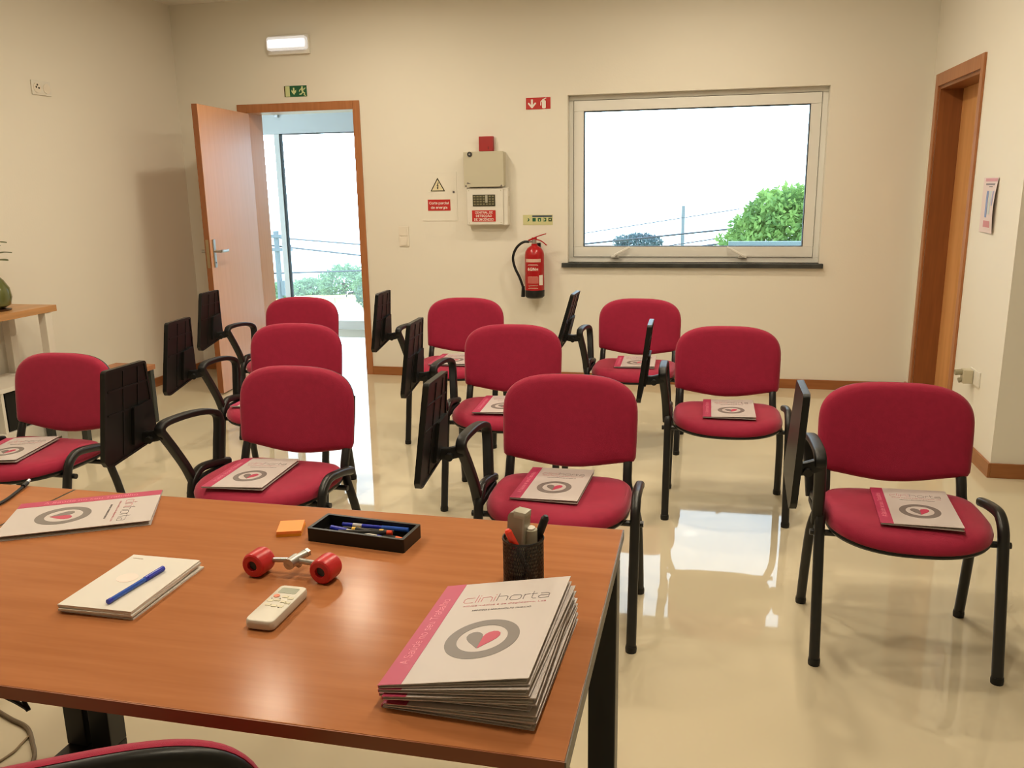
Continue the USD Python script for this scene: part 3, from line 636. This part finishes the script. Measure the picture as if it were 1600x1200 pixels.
for k, x, y, a, lb in FC:
    lb = 'pink and white ' + lb
    if fsrc is None: fsrc = folder(lb, 'folder', (x, y, SZ), math.radians(a), 'folders on the chair seats')
    else: copy_of(fsrc, lb, (x, y, SZ), math.radians(a), 'folders on the chair seats')
TZ = .74
copy_of(fsrc, 'pink and white folder turned sideways on the desk, next to the table joint', (-1.356, 1.563, TZ), math.radians(-62.0), 'folders on the desk')
# the stack of six: each rests on the one below and springs open more to the right
nm = ['topmost', 'second from top', 'third from top', 'fourth from top', 'fifth from top', 'lowest']
rs = random.Random(4)
offs = [(0, 0, -1.9), (.004, -.004, -3.4), (.006, -.006, -1.2), (.003, .004, -4.0), (.008, -.006, -2.2), (.006, -.002, -3.0)]
for i in range(6):
    lvl = 5 - i
    zl = TZ + .0055 + lvl * .0060 - .0055; tilt = lvl * .0325
    ox, oy, a = offs[i]
    M = trimesh.transformations.rotation_matrix(math.radians(a), (0, 0, 1))
    R_ = trimesh.transformations.rotation_matrix(-tilt, (0, 1, 0), (-FW / 2, 0, 0))
    M = M @ R_; M[:3, 3] += (-.305 + ox, 1.150 + oy, zl)
    copy_of(fsrc, 'pink and white folder, %s of the stack of six on the desk' % nm[i], None, group='folders stacked on the desk', m=M)

# ------------------------------------------------------------------ desks
def desk(label, x0, x1, y0, y1, group=None):
    t = thing('desk', label, 'desk', ((x0 + x1) / 2, (y0 + y1) / 2, 0), -.009, group)
    hw, hd = (x1 - x0) / 2, (y1 - y0) / 2
    obj('desktop', box(-hw + .002, hw - .002, -hd + .002, hd - .002, TZ - .022, TZ, .0015), desk_m, t)
    for ya, yb in ((-hd, -hd + .002), (hd - .002, hd)): obj('edge_band', box(-hw + .002, hw - .002, ya, yb, TZ - .022, TZ - .0008), desk_edge_m, t)
    for xa, xb in ((hw - .002, hw), (-hw, -hw + .002)): obj('edge_band', box(xa, xb, -hd, hd, TZ - .022, TZ - .0008), edge_grey_m, t, label='grey edge band')
    for s in (-1, 1):
        xa, xb = sorted((s * (hw - .006), s * (hw - .066)))
        obj('leg', box(xa, xb, hd - .075, hd - .015, .06, TZ - .06, .004), metal_m, t)
        obj('leg', box(xa, xb, -hd + .015, -hd + .075, .06, TZ - .06, .004), metal_m, t)
        obj('foot_bar', box(xa, xb, -hd + .015, hd - .015, .004, .06, .005), metal_m, t)
        obj('top_bar', box(xa, xb, -hd + .015, hd - .015, TZ - .06, TZ - .0225, .003), metal_m, t)
    obj('rail', box(-hw + .07, hw - .07, -.02, .02, TZ - .06, TZ - .0225, .002), metal_m, t)
    return t
desk('cherry desk in the foreground with folders, pens and remote on it', -1.502, -.141, .938, 1.706)
desk('cherry desk at the far left joined to the foreground desk, black cable on it', -2.87, -1.5045, .948, 1.719)

# notepad and pen
t = thing('notepad', 'stack of white note sheets with a blue pen on top', 'notepad', (-1.005, 1.256, TZ), math.radians(.2))
sheet_m = mat('note_paper', (.68, .65, .60), .6)
rn = random.Random(2)
for k in range(5):
    dx, dy, a = rn.uniform(-.004, .004), rn.uniform(-.004, .004), rn.uniform(-1.6, 1.6)
    if k == 4: dx = dy = a = 0
    obj('sheets', rot(mv(box(-.073, .073, -.105, .105, 0, .0030), (dx, dy, .0034 * k)), a, (0, 0, 1)), sheet_m, t, smooth=False)
flat_ = lambda name, poly, z, m, par: obj(name, mv(ext(poly, .0002), (0, 0, z)), m, par, smooth=False)
flat_('pink_mark', affinity.scale(sg.Point(-.018, .010).buffer(.020), 1, .9), .0168, mat('faint_pink', lin((230, 214, 206)), .6), t)
obj('lettering', mv(text('clinihorta', .004, .0002, width=.022), (-.052, .088, .0168)), mat('faint_ink', lin((190, 170, 160)), .6), t, smooth=False)
blue_m = mat('blue_pen', lin((26, 42, 170)), .3); blue_lt = mat('blue_barrel', lin((40, 84, 180)), .2)
t = thing('ballpoint_pen', 'blue capped ballpoint pen lying on the white notepad', 'pen')
a_, b_ = np.array([-.988, 1.170, TZ + .0217]), np.array([-.9745, 1.306, TZ + .0217]); dd = (b_ - a_) / np.linalg.norm(b_ - a_)
obj('barrel', cyl(a_, a_ + dd * .092, .0042, 10), blue_lt, t); obj('cap', [cyl(a_ + dd * .088, b_, .0050, 12), cyl(a_ + dd * .092 + (.0045, 0, .002), b_ + (.0045, 0, .002) - dd * .004, .0014, 6)], blue_m, t)
obj('end_plug', cyl(a_ - dd * .003, a_ + dd * .006, .0046, 10), blue_m, t)

# sticky notes
t = thing('sticky_notes', 'small pad of orange sticky notes left of the pen tray', 'sticky notes', (-.842, 1.564, TZ), math.radians(17))
obj('upper_sheets', rot(box(-.026, .026, -.031, .031, .0062, .012), 2, (0, 0, 1)), mat('orange_note', lin((252, 150, 70)), .6), t, smooth=False)
obj('lower_sheets', box(-.026, .026, -.031, .031, 0, .006), mat('yellow_note', lin((236, 160, 40)), .6), t, smooth=False)

# pen tray and its pens
t = thing('pen_tray', 'shallow black rectangular tray holding pens', 'tray', (-.668, 1.552, TZ), math.radians(-6.0))
TW, TD, TH = .222, .086, .029
rim = rrect(-TW / 2, TW / 2, -TD / 2, TD / 2, .004)
obj('floor_plate', ext(rim, .005), smooth_black_m, t); obj('wall', mv(ext(rim.difference(rrect(-TW / 2 + .007, TW / 2 - .007, -TD / 2 + .007, TD / 2 - .007, .003)), TH - .005), (0, 0, .005)), smooth_black_m, t)
def P3(x, y, z): a = math.radians(-6.0); return np.array([-.668 + math.cos(a) * x - math.sin(a) * y, 1.552 + math.sin(a) * x + math.cos(a) * y, TZ + z])
def pen(label, a, b, segs, r=.0045):
    t = thing('pen', label, 'pen'); a, b = P3(*a), P3(*b); L = np.linalg.norm(b - a); d = (b - a) / L
    for nme, s0, s1, rr, m in segs: obj(nme, cyl(a + d * L * s0, a + d * L * s1, rr, 10), m, t)
    return t
yel = mat('yellow_band', lin((236, 190, 80)), .4); redo = mat('red_orange', lin((232, 74, 44)), .35); orange = mat('orange_plug', lin((236, 110, 54)), .35); cyan = mat('cyan_plug', lin((50, 130, 180)), .35)
clear = mat('clear_barrel', (.70, .68, .62), .15); blk = mat('pen_black', (.02, .02, .02), .3)
pen('blue pen lying along the back of the tray', (-.062, .020, .0185), (.088, .030, .0185), [('barrel', 0, .62, .0042, blue_m), ('grip', .16, .30, .0046, mat('silver_band', (.5, .5, .55), .3)), ('cap', .60, 1, .0050, blue_lt)])
pen('clear pen with a dark blue cap in the tray', (-.076, -.004, .0185), (.050, -.022, .0185), [('cap', 0, .32, .0056, blue_m), ('barrel', .32, .94, .0042, clear), ('end_plug', .93, 1, .0046, blue_m)])
pen('black pen with two yellow bands in the tray', (-.052, .004, .0165), (.062, .014, .0165), [('barrel', 0, 1, .0045, blk), ('band', .18, .34, .0049, yel), ('band', .72, .80, .0049, yel)])
pen('black pen with a red end in the tray', (-.045, -.028, .0225), (.066, -.002, .0225), [('barrel', 0, .90, .0045, blk), ('end_plug', .90, 1, .0052, redo)])
pen('black pen with an orange end at the right of the tray', (-.020, .002, .0195), (.094, -.012, .0145), [('barrel', 0, .86, .0045, blk), ('end_plug', .86, 1, .0050, orange)])
pen('pen with cyan clip and plug at the front of the tray', (-.062, -.030, .0175), (.028, -.034, .0175), [('cap', 0, .25, .0046, cyan), ('barrel', .25, .90, .0042, blk), ('end_plug', .90, 1, .0046, cyan)])

# air conditioner remote
t = thing('remote_control', 'white air conditioner remote control with grey screen', 'remote control', (-.6965, 1.225, TZ), math.radians(-1.0))
hull = []
ro = np.array(rrect(-.026, .026, -.066, .066, .009).exterior.coords)[:-1]
obj('body', loft(ro, (0, 0), [(.05, .001), (.93, .001), (.985, .003), (1.0, .007), (1.0, .013), (.985, .0172), (.95, .019), (.05, .019)], lambda a, b, h: (a, b, h)), offwhite_m, t, smooth=50)
obj('screen', mv(ext(rrect(-.018, .016, .034, .054, .003), .0004), (0, 0, .019)), mat('lcd', lin((150, 154, 136)), .25), t, smooth=False)
obj('button', mv(ext(sg.Point(-.013, .022).buffer(.0055), .0012), (0, 0, .019)), mat('orange_button', lin((214, 120, 84)), .4), t)
bt = mat('pale_button', lin((204, 196, 168)), .4)
for x, y in ((.004, .022), (.016, .018), (-.004, .008), (-.016, .004), (.010, .004), (.018, .001), (-.012, -.010), (0, -.012), (.012, -.012)):
    obj('button', mv(ext(sg.box(x - .004, y - .0022, x + .004, y + .0022).buffer(.001), .0008), (0, 0, .019)), bt, t)
obj('marking', [mv(ext(sg.Point(x, y).buffer(.0013), .0003), (0, 0, .0192)) for x, y in ((-.002, .014), (-.017, .012), (.011, -.017))], ink_m, t, smooth=False)

# pair of red wheels on a metal bar
t = thing('wheel_axle', 'metal axle bar with two red wheels lying on the desk', 'wheels')
redw = mat('red_wheel', lin((190, 36, 40)), .32)
zw = TZ + .0245; wd = np.array([-.13, -.99, 0]); wd /= np.linalg.norm(wd)
fl, fr = np.array([-.8075, 1.338, zw]), np.array([-.6685, 1.336, zw])
for c in (fl, fr):
    w = obj('wheel', cyl(c, c, .01) if False else T(mv(lathe([(.0095, .002), (.0105, 0), (.0200, 0), (.0228, .002), (.0245, .006), (.0245, .036), (.0232, .041), (.021, .043), (.0095, .043), (.0095, .002)], 28), (0, 0, 0)), trimesh.geometry.align_vectors((0, 0, 1), -wd)).apply_translation(c), redw, t)
    obj('bearing', cyl(c - wd * .006, c - wd * .030, .0096, 14), gasket_m, w)
pl_, pr_ = fl - wd * .032, fr - wd * .032
mid = (pl_ + pr_) / 2 + np.array([0, 0, .006])
obj('axle_bar', [cyl(pl_ , mid, .0048, 10), cyl(mid, pr_, .0055, 10)], steel_m, t)
hub = mid + wd * .022
obj('hub', [cyl(hub, mid - wd * .006, .0108, 20), cyl(mid, mid - wd * .032 + np.array([0.006, 0, .002]), .0078, 14), cyl(mid - wd * .026 + np.array([.005, 0, .002]), mid - wd * .034 + np.array([.006, 0, .002]), .0090, 6)], steel_m, t)
obj('pivot_pin', cyl(mid + (0, 0, -.004), mid + np.array([.002, .012, -.016]), .006, 10), steel_m, t)

# pencil cup
CX, CYY, CR, CHH = -.2955, 1.401, .0372, .098
t = thing('pencil_cup', 'round black mesh pencil cup at the right end of the desk', 'pencil cup', (CX, CYY, TZ))
mesh_m = mat('mesh_black', (.014, .013, .012), .35)
obj('base', lathe([(0, 0), (CR + .0006, 0), (CR + .0012, .004), (CR + .0006, .010), (CR - .002, .010), (CR - .002, .003), (0, .003)], 40), mesh_m, t)
obj('rim', mv(lathe([(CR - .0015, 0), (CR + .001, 0), (CR + .0015, .002), (CR + .001, .004), (CR - .0015, .004), (CR - .0015, 0)], 40), (0, 0, CHH - .004)), mesh_m, t)
wires = []
NW, NH = 72, 44
for i in range(NW):
    a = 2 * math.pi * i / NW
    for s in (1, -1):
        pts = [((CR - .0004) * math.cos(a + s * .55 * k / 6), (CR - .0004) * math.sin(a + s * .55 * k / 6), .006 + (CHH - .010) * k / 6) for k in range(7)]
        wires.append(sweep(pts, .0008, .0006, side=(0, 0, 1), n=4, sub=0, ex=2))
obj('wire_mesh', wires, mesh_m, t, smooth=False, kind='stuff')
gry = mat('tool_grey', lin((150, 144, 126)), .4); gry2 = mat('tool_light_grey', lin((172, 166, 148)), .4)
def C3(x, y, z): return np.array([CX + x, CYY + y, TZ + z])
t = thing('stapler', 'grey stapler standing in the pencil cup', 'stapler')
sp_ = affinity.translate(union_all([rrect(-.017, .013, -.062, .062, .011)]), 0, 0)
M = trimesh.transformations.euler_matrix(math.radians(90), math.radians(4), math.radians(-14)); M[:3, 3] = C3(-.011, .006, .084)
obj('body', T(mv(ext(sp_, .026), (0, 0, -.013)), M), gry, t, smooth=40)
obj('top_arm', T(mv(box(-.008, .019, .050, .066, -.0145, .0145, .006), (0, 0, 0)), M), gry2, t)
obj('back_strip', T(box(.011, .0175, -.06, .060, -.0135, .0135, .003), M), gry2, t)
t = thing('marker', 'orange red felt pen leaning across the grey stapler in the cup', 'pen')
a_, b_ = C3(.024, -.012, .012), C3(-.024, -.0245, .120)
dd = (b_ - a_) / np.linalg.norm(b_ - a_)
obj('barrel', cyl(a_, a_ + dd * .085, .0048, 12), mat('marker_grey', lin((90, 86, 80)), .4), t)
obj('cap', [cyl(a_ + dd * .082, b_ - dd * .004, .0068, 14), cyl(b_ - dd * .004, b_, .0066, 14, .004)], mat('marker_red', lin((238, 66, 44)), .3), t)
t = thing('glue_stick', 'short grey stick with a white round end in the cup', 'stick')
obj('body', cyl(C3(.014, .006, .012), C3(.014, .004, .112), .0115, 18), gry2, t)
obj('end_cap', cyl(C3(.014, .004, .112), C3(.014, .0035, .116), .0075, 14), sign_white_m, t)
t = thing('marker_pen', 'thick black pen leaning right in the pencil cup', 'pen')
a_, b_ = C3(-.004, .016, .012), C3(.040, .014, .136); dd = (b_ - a_) / np.linalg.norm(b_ - a_)
obj('body', cyl(a_, a_ + dd * .088, .0060, 12), blk, t); obj('cap', [cyl(a_ + dd * .086, b_ - dd * .006, .0075, 14), cyl(b_ - dd * .006, b_, .0075, 14, .004)], plastic_m, t)

# cables
obj('cable', tube([(-1.664, 1.738, .752), (-1.650, 1.70, .7475), (-1.622, 1.64, .745), (-1.600, 1.585, .745), (-1.60, 1.50, .745), (-1.66, 1.40, .745)], .004, 8), plastic_m, label='black cable lying across the far left desk', category=None) if False else keys(obj('cable', tube([(-1.640, 1.712, .7462), (-1.622, 1.66, .745), (-1.600, 1.585, .745), (-1.606, 1.50, .745), (-1.68, 1.40, .745)], .004, 8), plastic_m), 'black cable lying across the far left desk', 'cable')
t = thing('cable_plug', 'small metal plug end of the black cable at the desk back edge', 'plug')
obj('tip', cyl((-1.640, 1.712, .7475), (-1.6455, 1.726, .7495), .0050, 10), steel_m, t); obj('sleeve', cyl((-1.640, 1.7125, .7475), (-1.632, 1.69, .7468), .0055, 10), plastic_m, t)
keys(obj('hanging_cable', tube([(-1.328, 1.30, .716), (-1.326, 1.295, .60), (-1.315, 1.28, .47), (-1.292, 1.266, .445), (-1.300, 1.268, .447), (-1.349, 1.281, .452), (-1.40, 1.285, .455), (-1.55, 1.30, .40), (-1.75, 1.35, .20), (-1.85, 1.40, .012)], .0045, 8), plastic_m), 'black cable hanging in a loop under the desk', 'cable')
grey_cab = mat('grey_cable', lin((116, 100, 78)), .5)
keys(obj('floor_cable', tube([(-2.30, 1.95, .006), (-2.05, 1.84, .006), (-1.927, 1.79, .006), (-1.862, 1.766, .006), (-1.791, 1.742, .006), (-1.722, 1.684, .006), (-1.67, 1.628, .006), (-1.64, 1.54, .006), (-1.66, 1.42, .006)], .006, 8), grey_cab), 'grey cable curling on the floor under the desk', 'cable')
keys(obj('floor_cable', tube([(-1.760, 1.712, .004), (-1.755, 1.68, .004), (-1.75, 1.64, .004), (-1.77, 1.57, .004), (-1.83, 1.50, .004)], .0035, 8), mat('thin_cable', lin((140, 120, 90)), .5)), 'thin beige cable beside the grey floor cable', 'cable')

# ------------------------------------------------------------------ furniture along the left wall
t = thing('console_table', 'narrow wood topped console table with white legs along the left wall', 'table')
ctop = mat('light_oak', lin((196, 144, 92)), .35, vary=.2, vscale=3, vmap=(9, .6, 9), detail=5)
obj('table_top', box(-4.06, -3.73, 2.60, 4.31, .783, .82, .002), ctop, t)
lacq = mat('white_lacquer', (.74, .70, .62), .35)
for x in (-4.045, -3.785):
    for y in (4.215, 2.63): obj('leg', box(x, x + .05, y, y + .05, 0, .783, .003), lacq, t)
t = thing('vase', 'green glass bulb vase on the console table, cut by the picture edge', 'vase', (-3.905, 4.03, .82))
gg = mat('green_glass', (.10, .115, .03), .12, spec=.6, coat=.5)
obj('bowl', lathe([(0, .0125), (.055, .0125), (.090, .03), (.102, .075), (.095, .125), (.070, .17), (.038, .205), (.024, .235), (.022, .26), (.034, .275), (.030, .275), (.018, .258), (.019, .235), (.032, .203), (.064, .167), (.088, .125), (.094, .075), (.080, .035), (.05, .02), (0, .02)], 32), gg, t)
obj('foot', lathe([(0, 0), (.088, 0), (.092, .006), (.060, .012), (0, .012)], 32), mat('dark_wood', lin((70, 44, 26)), .4), t)
t = thing('vase_sprig', 'dark green leafy sprig standing in the green vase', 'plant', (-3.905, 4.03, .82))
rg = random.Random(7)
obj('stem', tube([(0, 0, .20), (.01, 0, .28), (.03, .01, .36)], .005, 8), mat('stem_green', lin((74, 84, 40)), .5), t)
lfm = mat('sprig_leaf', lin((82, 92, 50)), .45)
for k in range(9):
    a = k * 2.4; z0 = .255 + .012 * k; r_ = .13 - .004 * k
    c = np.array([.01 + .002 * k, .003, z0]); tip = c + np.array([math.cos(a) * r_, math.sin(a) * r_, .030])
    m_ = (c + tip) / 2 + np.array([0, 0, .018])
    obj('leaf', sweep([c, m_, tip], .018, .003, side=(-math.sin(a), math.cos(a), 0), n=8, sub=4, ex=2, widths=lambda u: (.003 + .036 * math.sin(math.pi * min(1, u * .95 + .02)), .0025)), lfm, t)
t = thing('low_cabinet', 'low white open cabinet along the left wall behind the far left chair', 'cabinet')
obj('top_board', box(-4.05, -3.72, 2.70, 4.20, .392, .417, .002), lacq, t)
obj('bottom_board', box(-4.05, -3.72, 2.70, 4.20, .04, .165, .002), lacq, t)
for y in (2.70, 3.80, 4.18): obj('panel', box(-4.05, -3.725 if y != 4.18 else -3.96, y, y + .02, .165, .392, .001), lacq, t)
keys(obj('black_box', box(-4.02, -3.735, 3.84, 4.17, .166, .385, .004), smooth_black_m), 'black box standing inside the low white cabinet', 'box')
t = thing('wooden_tray', 'brown wooden block on the low white cabinet, cut by the picture edge', 'box', (-3.80, 3.69, .417))
obj('body', box(-.09, .06, -.12, .115, 0, .055, .006), trim_m, t); obj('lid', box(-.093, .063, -.123, .118, .0555, .067, .003), trim_m, t)
t = thing('side_table', 'low brown table with black legs between the far left chair and the door', 'table')
obj('table_top', box(-3.71, -3.42, 4.05, 4.74, .348, .380, .003), trim_m, t)
obj('apron', box(-3.69, -3.45, 4.08, 4.71, .322, .348, .001), metal_m, t)
for x in (-3.70, -3.462):
    for y in (4.06, 4.692): obj('leg', box(x, x + .036, y, y + .036, 0, .348, .002), mat('dark_grey_leg', (.03, .034, .03), .4), t)

# ------------------------------------------------------------------ outside
def pol(d, a, z): return (-d * math.sin(a), d * math.cos(a), z)
def zone(name, rings, m, a0=-.75, a1=1.15, n=60, bumpy=0.0, skirt=6):
    V, Fc = [], []
    for d, z in rings:
        for i in range(n + 1):
            a = a0 + (a1 - a0) * i / n
            V.append(pol(d, a, z + bumpy * d / 100 * (meshkit.noise(np.array([d * .05, a * 9, 3.0])) - .5)))
    for k in range(len(rings) - 1):
        for i in range(n):
            q = k * (n + 1) + i; Fc += [(q, q + 1, q + n + 2), (q, q + n + 2, q + n + 1)]
    m_ = trimesh.Trimesh(V, Fc, process=False)
    if m_.face_normals[:, 2].mean() < 0: m_.invert()
    obj(name, m_, m, kind='structure', smooth=True)
obj('terrace', box(-9, 5.5, HY + .12, 10.40, -.35, -.06), mat('terrace_tile', (.72, .72, .70), .5), kind='structure')
obj('ground', box(-14, 9, D + .3, 12.5, -4.2, -4.0), mat('garden_ground', lin((96, 118, 60)), .9, vary=.4, vscale=2), kind='structure')
zone('hillside', [(12, -4.0), (30, -5.0), (60, -8.4), (88, -11.2)], mat('hillside_grass', lin((118, 140, 70)), .9, vary=.3, vscale=.3))
zone('road', [(88, -11.2), (98, -12.35)], mat('asphalt', lin((120, 126, 132)), .8))
zone('field', [(98, -12.35), (120, -14.5), (150, -17.6), (185, -20.9), (205, -22.9), (235, -26), (300, -36)], mat('pasture', lin((176, 180, 92)), .9, vary=.35, dark=lin((196, 200, 150)), vscale=.05, vmap=(1, 1, 1)))
zone('sea', [(300, -80), (900, -80), (3000, -80), (9000, -80)], mat('sea_water', (.42, .50, .54), .25))
def crown(name, label, cat, c, r, n, size, m, seed, trunk=None, group=None):
    rg = np.random.default_rng(seed); t = thing(name, label, cat, group=group)
    u = rg.normal(size=(n, 3)); u /= np.linalg.norm(u, axis=1, keepdims=True)
    rad = rg.uniform(.35, 1.0, n) ** .45
    lump = .78 + .42 * meshkit.fbm(u * 2.6 + seed, 3, seed)
    p = np.asarray(c) + u * (rad * lump)[:, None] * np.asarray(r)
    a = rg.normal(size=(n, 3)); a /= np.linalg.norm(a, axis=1, keepdims=True); b = np.cross(a, rg.normal(size=(n, 3))); b /= np.linalg.norm(b, axis=1, keepdims=True)
    s = size * rg.uniform(.6, 1.3, n)[:, None]
    V = np.stack([p - a * s, p + b * s * .45, p + a * s, p - b * s * .45], 1).reshape(-1, 3)
    i = np.arange(n)[:, None] * 4; Fq = np.hstack([i + [0, 1, 2], i + [0, 2, 3]]).reshape(-1, 3)
    obj('foliage', trimesh.Trimesh(V, Fq, process=False), m, t, smooth=False, kind='stuff')
    if trunk: obj('trunk', sweep([(c[0], c[1], trunk), (c[0] + .05, c[1], (trunk + c[2]) / 2), (c[0], c[1], c[2])], r[0] * .09, r[0] * .09, n=8, sub=3), mat('bark', lin((96, 84, 70)), .9), t)
    return t
leafA = leaf_mat('tree_leaf', (.34, .52, .15), (.10, .21, .08))
leafB = leaf_mat('bush_leaf', (.34, .50, .28), (.15, .28, .17))
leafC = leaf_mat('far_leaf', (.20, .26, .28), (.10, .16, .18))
crown('garden_tree', 'bushy green tree outside the lower right of the window', 'tree', (1.93, 18.6, -.35), (1.62, 1.5, 1.85), 22000, .075, leafA, 3, -4.0)
t = thing('parapet_rail', 'pale rail outside along the bottom of the window before the tree', 'railing')
pw = mat('rail_pale', lin((110, 130, 134)), .4)
obj('rail', box(.30, 1.9, 9.47, 9.53, .815, .860, .004), pw, t)
for x in (.33, .93, 1.8): obj('post', box(x, x + .02, 9.49, 9.51, -.06, .815), sign_white_m, t)
def hd(az, d, z): return np.array([-d * math.sin(az), d * math.cos(az), z])
def az(p): return math.atan2(-p[0], p[1])
a1 = az((-90.06, 184.2)); a2 = az((-81.1, 188.3)); a3 = az((-95.8, 181.2)); a4 = az((-77.3, 179.0))
crown('field_tree', 'pale green tree clump left of the field, seen through the open door', 'tree', hd(a3 + .012, 207, -22.0), (6, 5, 3.0), 1500, .6, leafB, 5, -25)
crown('field_tree', 'tallest rounded tree beyond the field, seen through the open door', 'tree', hd(a2 + .006, 227, -22.3), (7, 6, 5.0), 2200, .6, leafB, 6, -25)
crown('field_tree', 'pale green tree clump behind the middle of the field', 'tree', hd(a2 + .045, 246, -25.6), (6, 5, 3.4), 1600, .6, leafB, 8, -25)
crown('field_tree', 'pale green tree at the right jamb of the open door', 'tree', hd(a2 - .03, 211, -21.5), (6, 5, 4.0), 1600, .6, leafB, 9, -25)
crown('roadside_bush', 'grey green bush by the road at the right jamb of the open door', 'bush', hd(az((-41.4, 91.0)) - .048, 112, -11.9), (2.6, 2.4, 2.4), 900, .3, leaf_mat('grey_bush', lin((140, 158, 140)), lin((90, 120, 104))), 10, -14)
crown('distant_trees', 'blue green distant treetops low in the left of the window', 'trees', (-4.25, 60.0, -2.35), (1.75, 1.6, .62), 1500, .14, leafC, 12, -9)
wood_post = mat('fence_wood', lin((150, 150, 120)), .9)
for k, px in enumerate((0.020, -.012, -.045)):
    q = hd(a2 + px + .03, 150, -17.9)
    t = thing('fence_post', ['leftmost grey fence post in the field beyond the door', 'middle grey fence post in the field beyond the door', 'rightmost grey fence post in the field beyond the door'][k], 'post', tuple(q), group='field fence posts')
    obj('stake', cyl((0, 0, -.3), (0, 0, 1.15), .09, 8), wood_post, t); obj('cap', cyl((0, 0, 1.15), (0, 0, 1.25), .10, 8, .03), wood_post, t)
# cow
def limb(a, ra, b, rb):
    mk = lambda p, r: manifold3d.Manifold.sphere(r, 20).translate(tuple(map(float, p)))
    return manifold3d.Manifold.batch_hull([mk(a, ra), mk(b, rb)])
bits = [limb((-.62, 0, 1.02), .30, (.0, 0, .98), .37), limb((0, 0, .98), .37, (.52, 0, 1.02), .33), limb((.58, 0, 1.10), .24, (.92, 0, 1.22), .15), limb((.95, 0, 1.24), .14, (1.26, 0, 1.08), .09),
        limb((.55, .17, .85), .13, (.55, .17, .40), .065), limb((.55, .17, .40), .062, (.53, .17, .06), .06), limb((.55, -.17, .85), .13, (.62, -.17, .40), .065), limb((.62, -.17, .40), .062, (.60, -.17, .06), .06),
        limb((-.72, .18, .95), .17, (-.66, .18, .55), .085), limb((-.66, .18, .55), .08, (-.78, .18, .38), .06), limb((-.78, .18, .38), .06, (-.74, .18, .06), .06),
        limb((-.72, -.18, .95), .17, (-.60, -.18, .55), .085), limb((-.60, -.18, .55), .08, (-.70, -.18, .38), .06), limb((-.70, -.18, .38), .06, (-.66, -.18, .06), .06),
        limb((-.90, 0, 1.18), .04, (-.98, 0, .62), .03), limb((.96, .12, 1.32), .03, (.94, .24, 1.34), .045), limb((.96, -.12, 1.32), .03, (.94, -.24, 1.34), .045), limb((-.42, 0, .66), .12, (-.36, 0, .60), .10)]
cow = bits[0]
for b in bits[1:]: cow = cow + b
cm = cow.refine_to_length(.08).to_mesh(); cow_mesh = trimesh.Trimesh(cm.vert_properties[:, :3], cm.tri_verts)
trimesh.smoothing.filter_taubin(cow_mesh, iterations=8)
cow_m = usdkit.material(stage, '/World/Looks/cow_hide', {'tc': ('texture_coordinate', {}), 'n': ('noise_texture', {'scale': 1.6, 'detail': 1.0}), 'r': ('rgb_ramp', {'interpolate': False, 'ramp': [(0, (.05, .05, .05)), (.52, (.8, .78, .74)), (1, (.8, .78, .74))]}), 'p': ('principled_bsdf', {'roughness': .8})}, [('tc.object', 'n.vector'), ('n.fac', 'r.fac'), ('r.color', 'p.base_color')], surface='p.BSDF')
t = thing('cow', 'black and white cow standing in the field beyond the open door', 'cow', tuple(hd(a4 - .0005, 184, -20.85)), math.radians(20))
obj('body', cow_mesh, cow_m, t, smooth=True)
# poles and cables
pole_m = mat('pole_concrete', lin((120, 130, 136)), .8); wire_m = mat('wire_dark', lin((70, 76, 84)), .6)
pz = np.array([-13.98, 26.54])
t = thing('utility_pole', 'grey utility pole with cross arms seen through the open door', 'pole')
obj('shaft', cyl((pz[0], pz[1], -8), (pz[0], pz[1], .16), .12, 10, .085), pole_m, t)
for z, l in ((.0, .42), (-.45, .60)):
    obj('cross_arm', box(pz[0] - l, pz[0] + l, pz[1] - .06, pz[1] - .14 + .02, z - .05, z + .05), pole_m, t)
    for s in (-1, 1): obj('insulator', cyl((pz[0] + s * (l - .06), pz[1] - .09, z + .05), (pz[0] + s * (l - .06), pz[1] - .09, z + .16), .035, 8), wire_m, t)
obj('junction_box', box(pz[0] + .10, pz[0] + .30, pz[1] - .12, pz[1] + .06, -2.0, -1.5, .01), pole_m, t)
t = thing('utility_pole', 'thin pole standing far off in the middle of the window', 'pole')
obj('shaft', cyl((-.79, 40, -9), (-.79, 40, .47), .10, 8, .07), pole_m, t); obj('pole_cap', cyl((-.79, 40, .47), (-.79, 40, .55), .07, 8), pole_m, t)
def wire(label, a, b, r, sag=.1, e=.6):
    a, b = np.asarray(a, float), np.asarray(b, float); d = b - a; a, b = a - d * e, b + d * e
    keys(obj('overhead_cable', tube([a + (b - a) * k / 8 - np.array([0, 0, sag * math.sin(math.pi * k / 8)]) * 0 for k in range(9)], r, 6, 1), wire_m, smooth=True), label, 'cable', 'overhead cables')
wire('darkest overhead cable rising across the window to the tree', (-3.283, 25, -.174), (.977, 25, .249), .022)
wire('faint overhead cable low in the window ending at the tree', (-.33, 25, -.15), (.80, 25, .02), .012)
wire('dark overhead cable at the very bottom of the window', (.06, 25, -.24), (.66, 25, -.165), .022)
wire('hair thin overhead cable high across the window', (-3.0, 25, .18), (-.47, 25, .56), .009)
wire('upper grey overhead cable crossing the open door view', (-14.02, 27, -.097), (-11.16, 27, -.317), .020, e=.3)
wire('middle grey overhead cable crossing the open door view', (-13.69, 27, -.422), (-11.18, 27, -.68), .024, e=.3)
wire('lowest dark overhead cable just above the field trees', (-14.37, 27, -1.302), (-11.21, 27, -1.196), .024, e=.3)
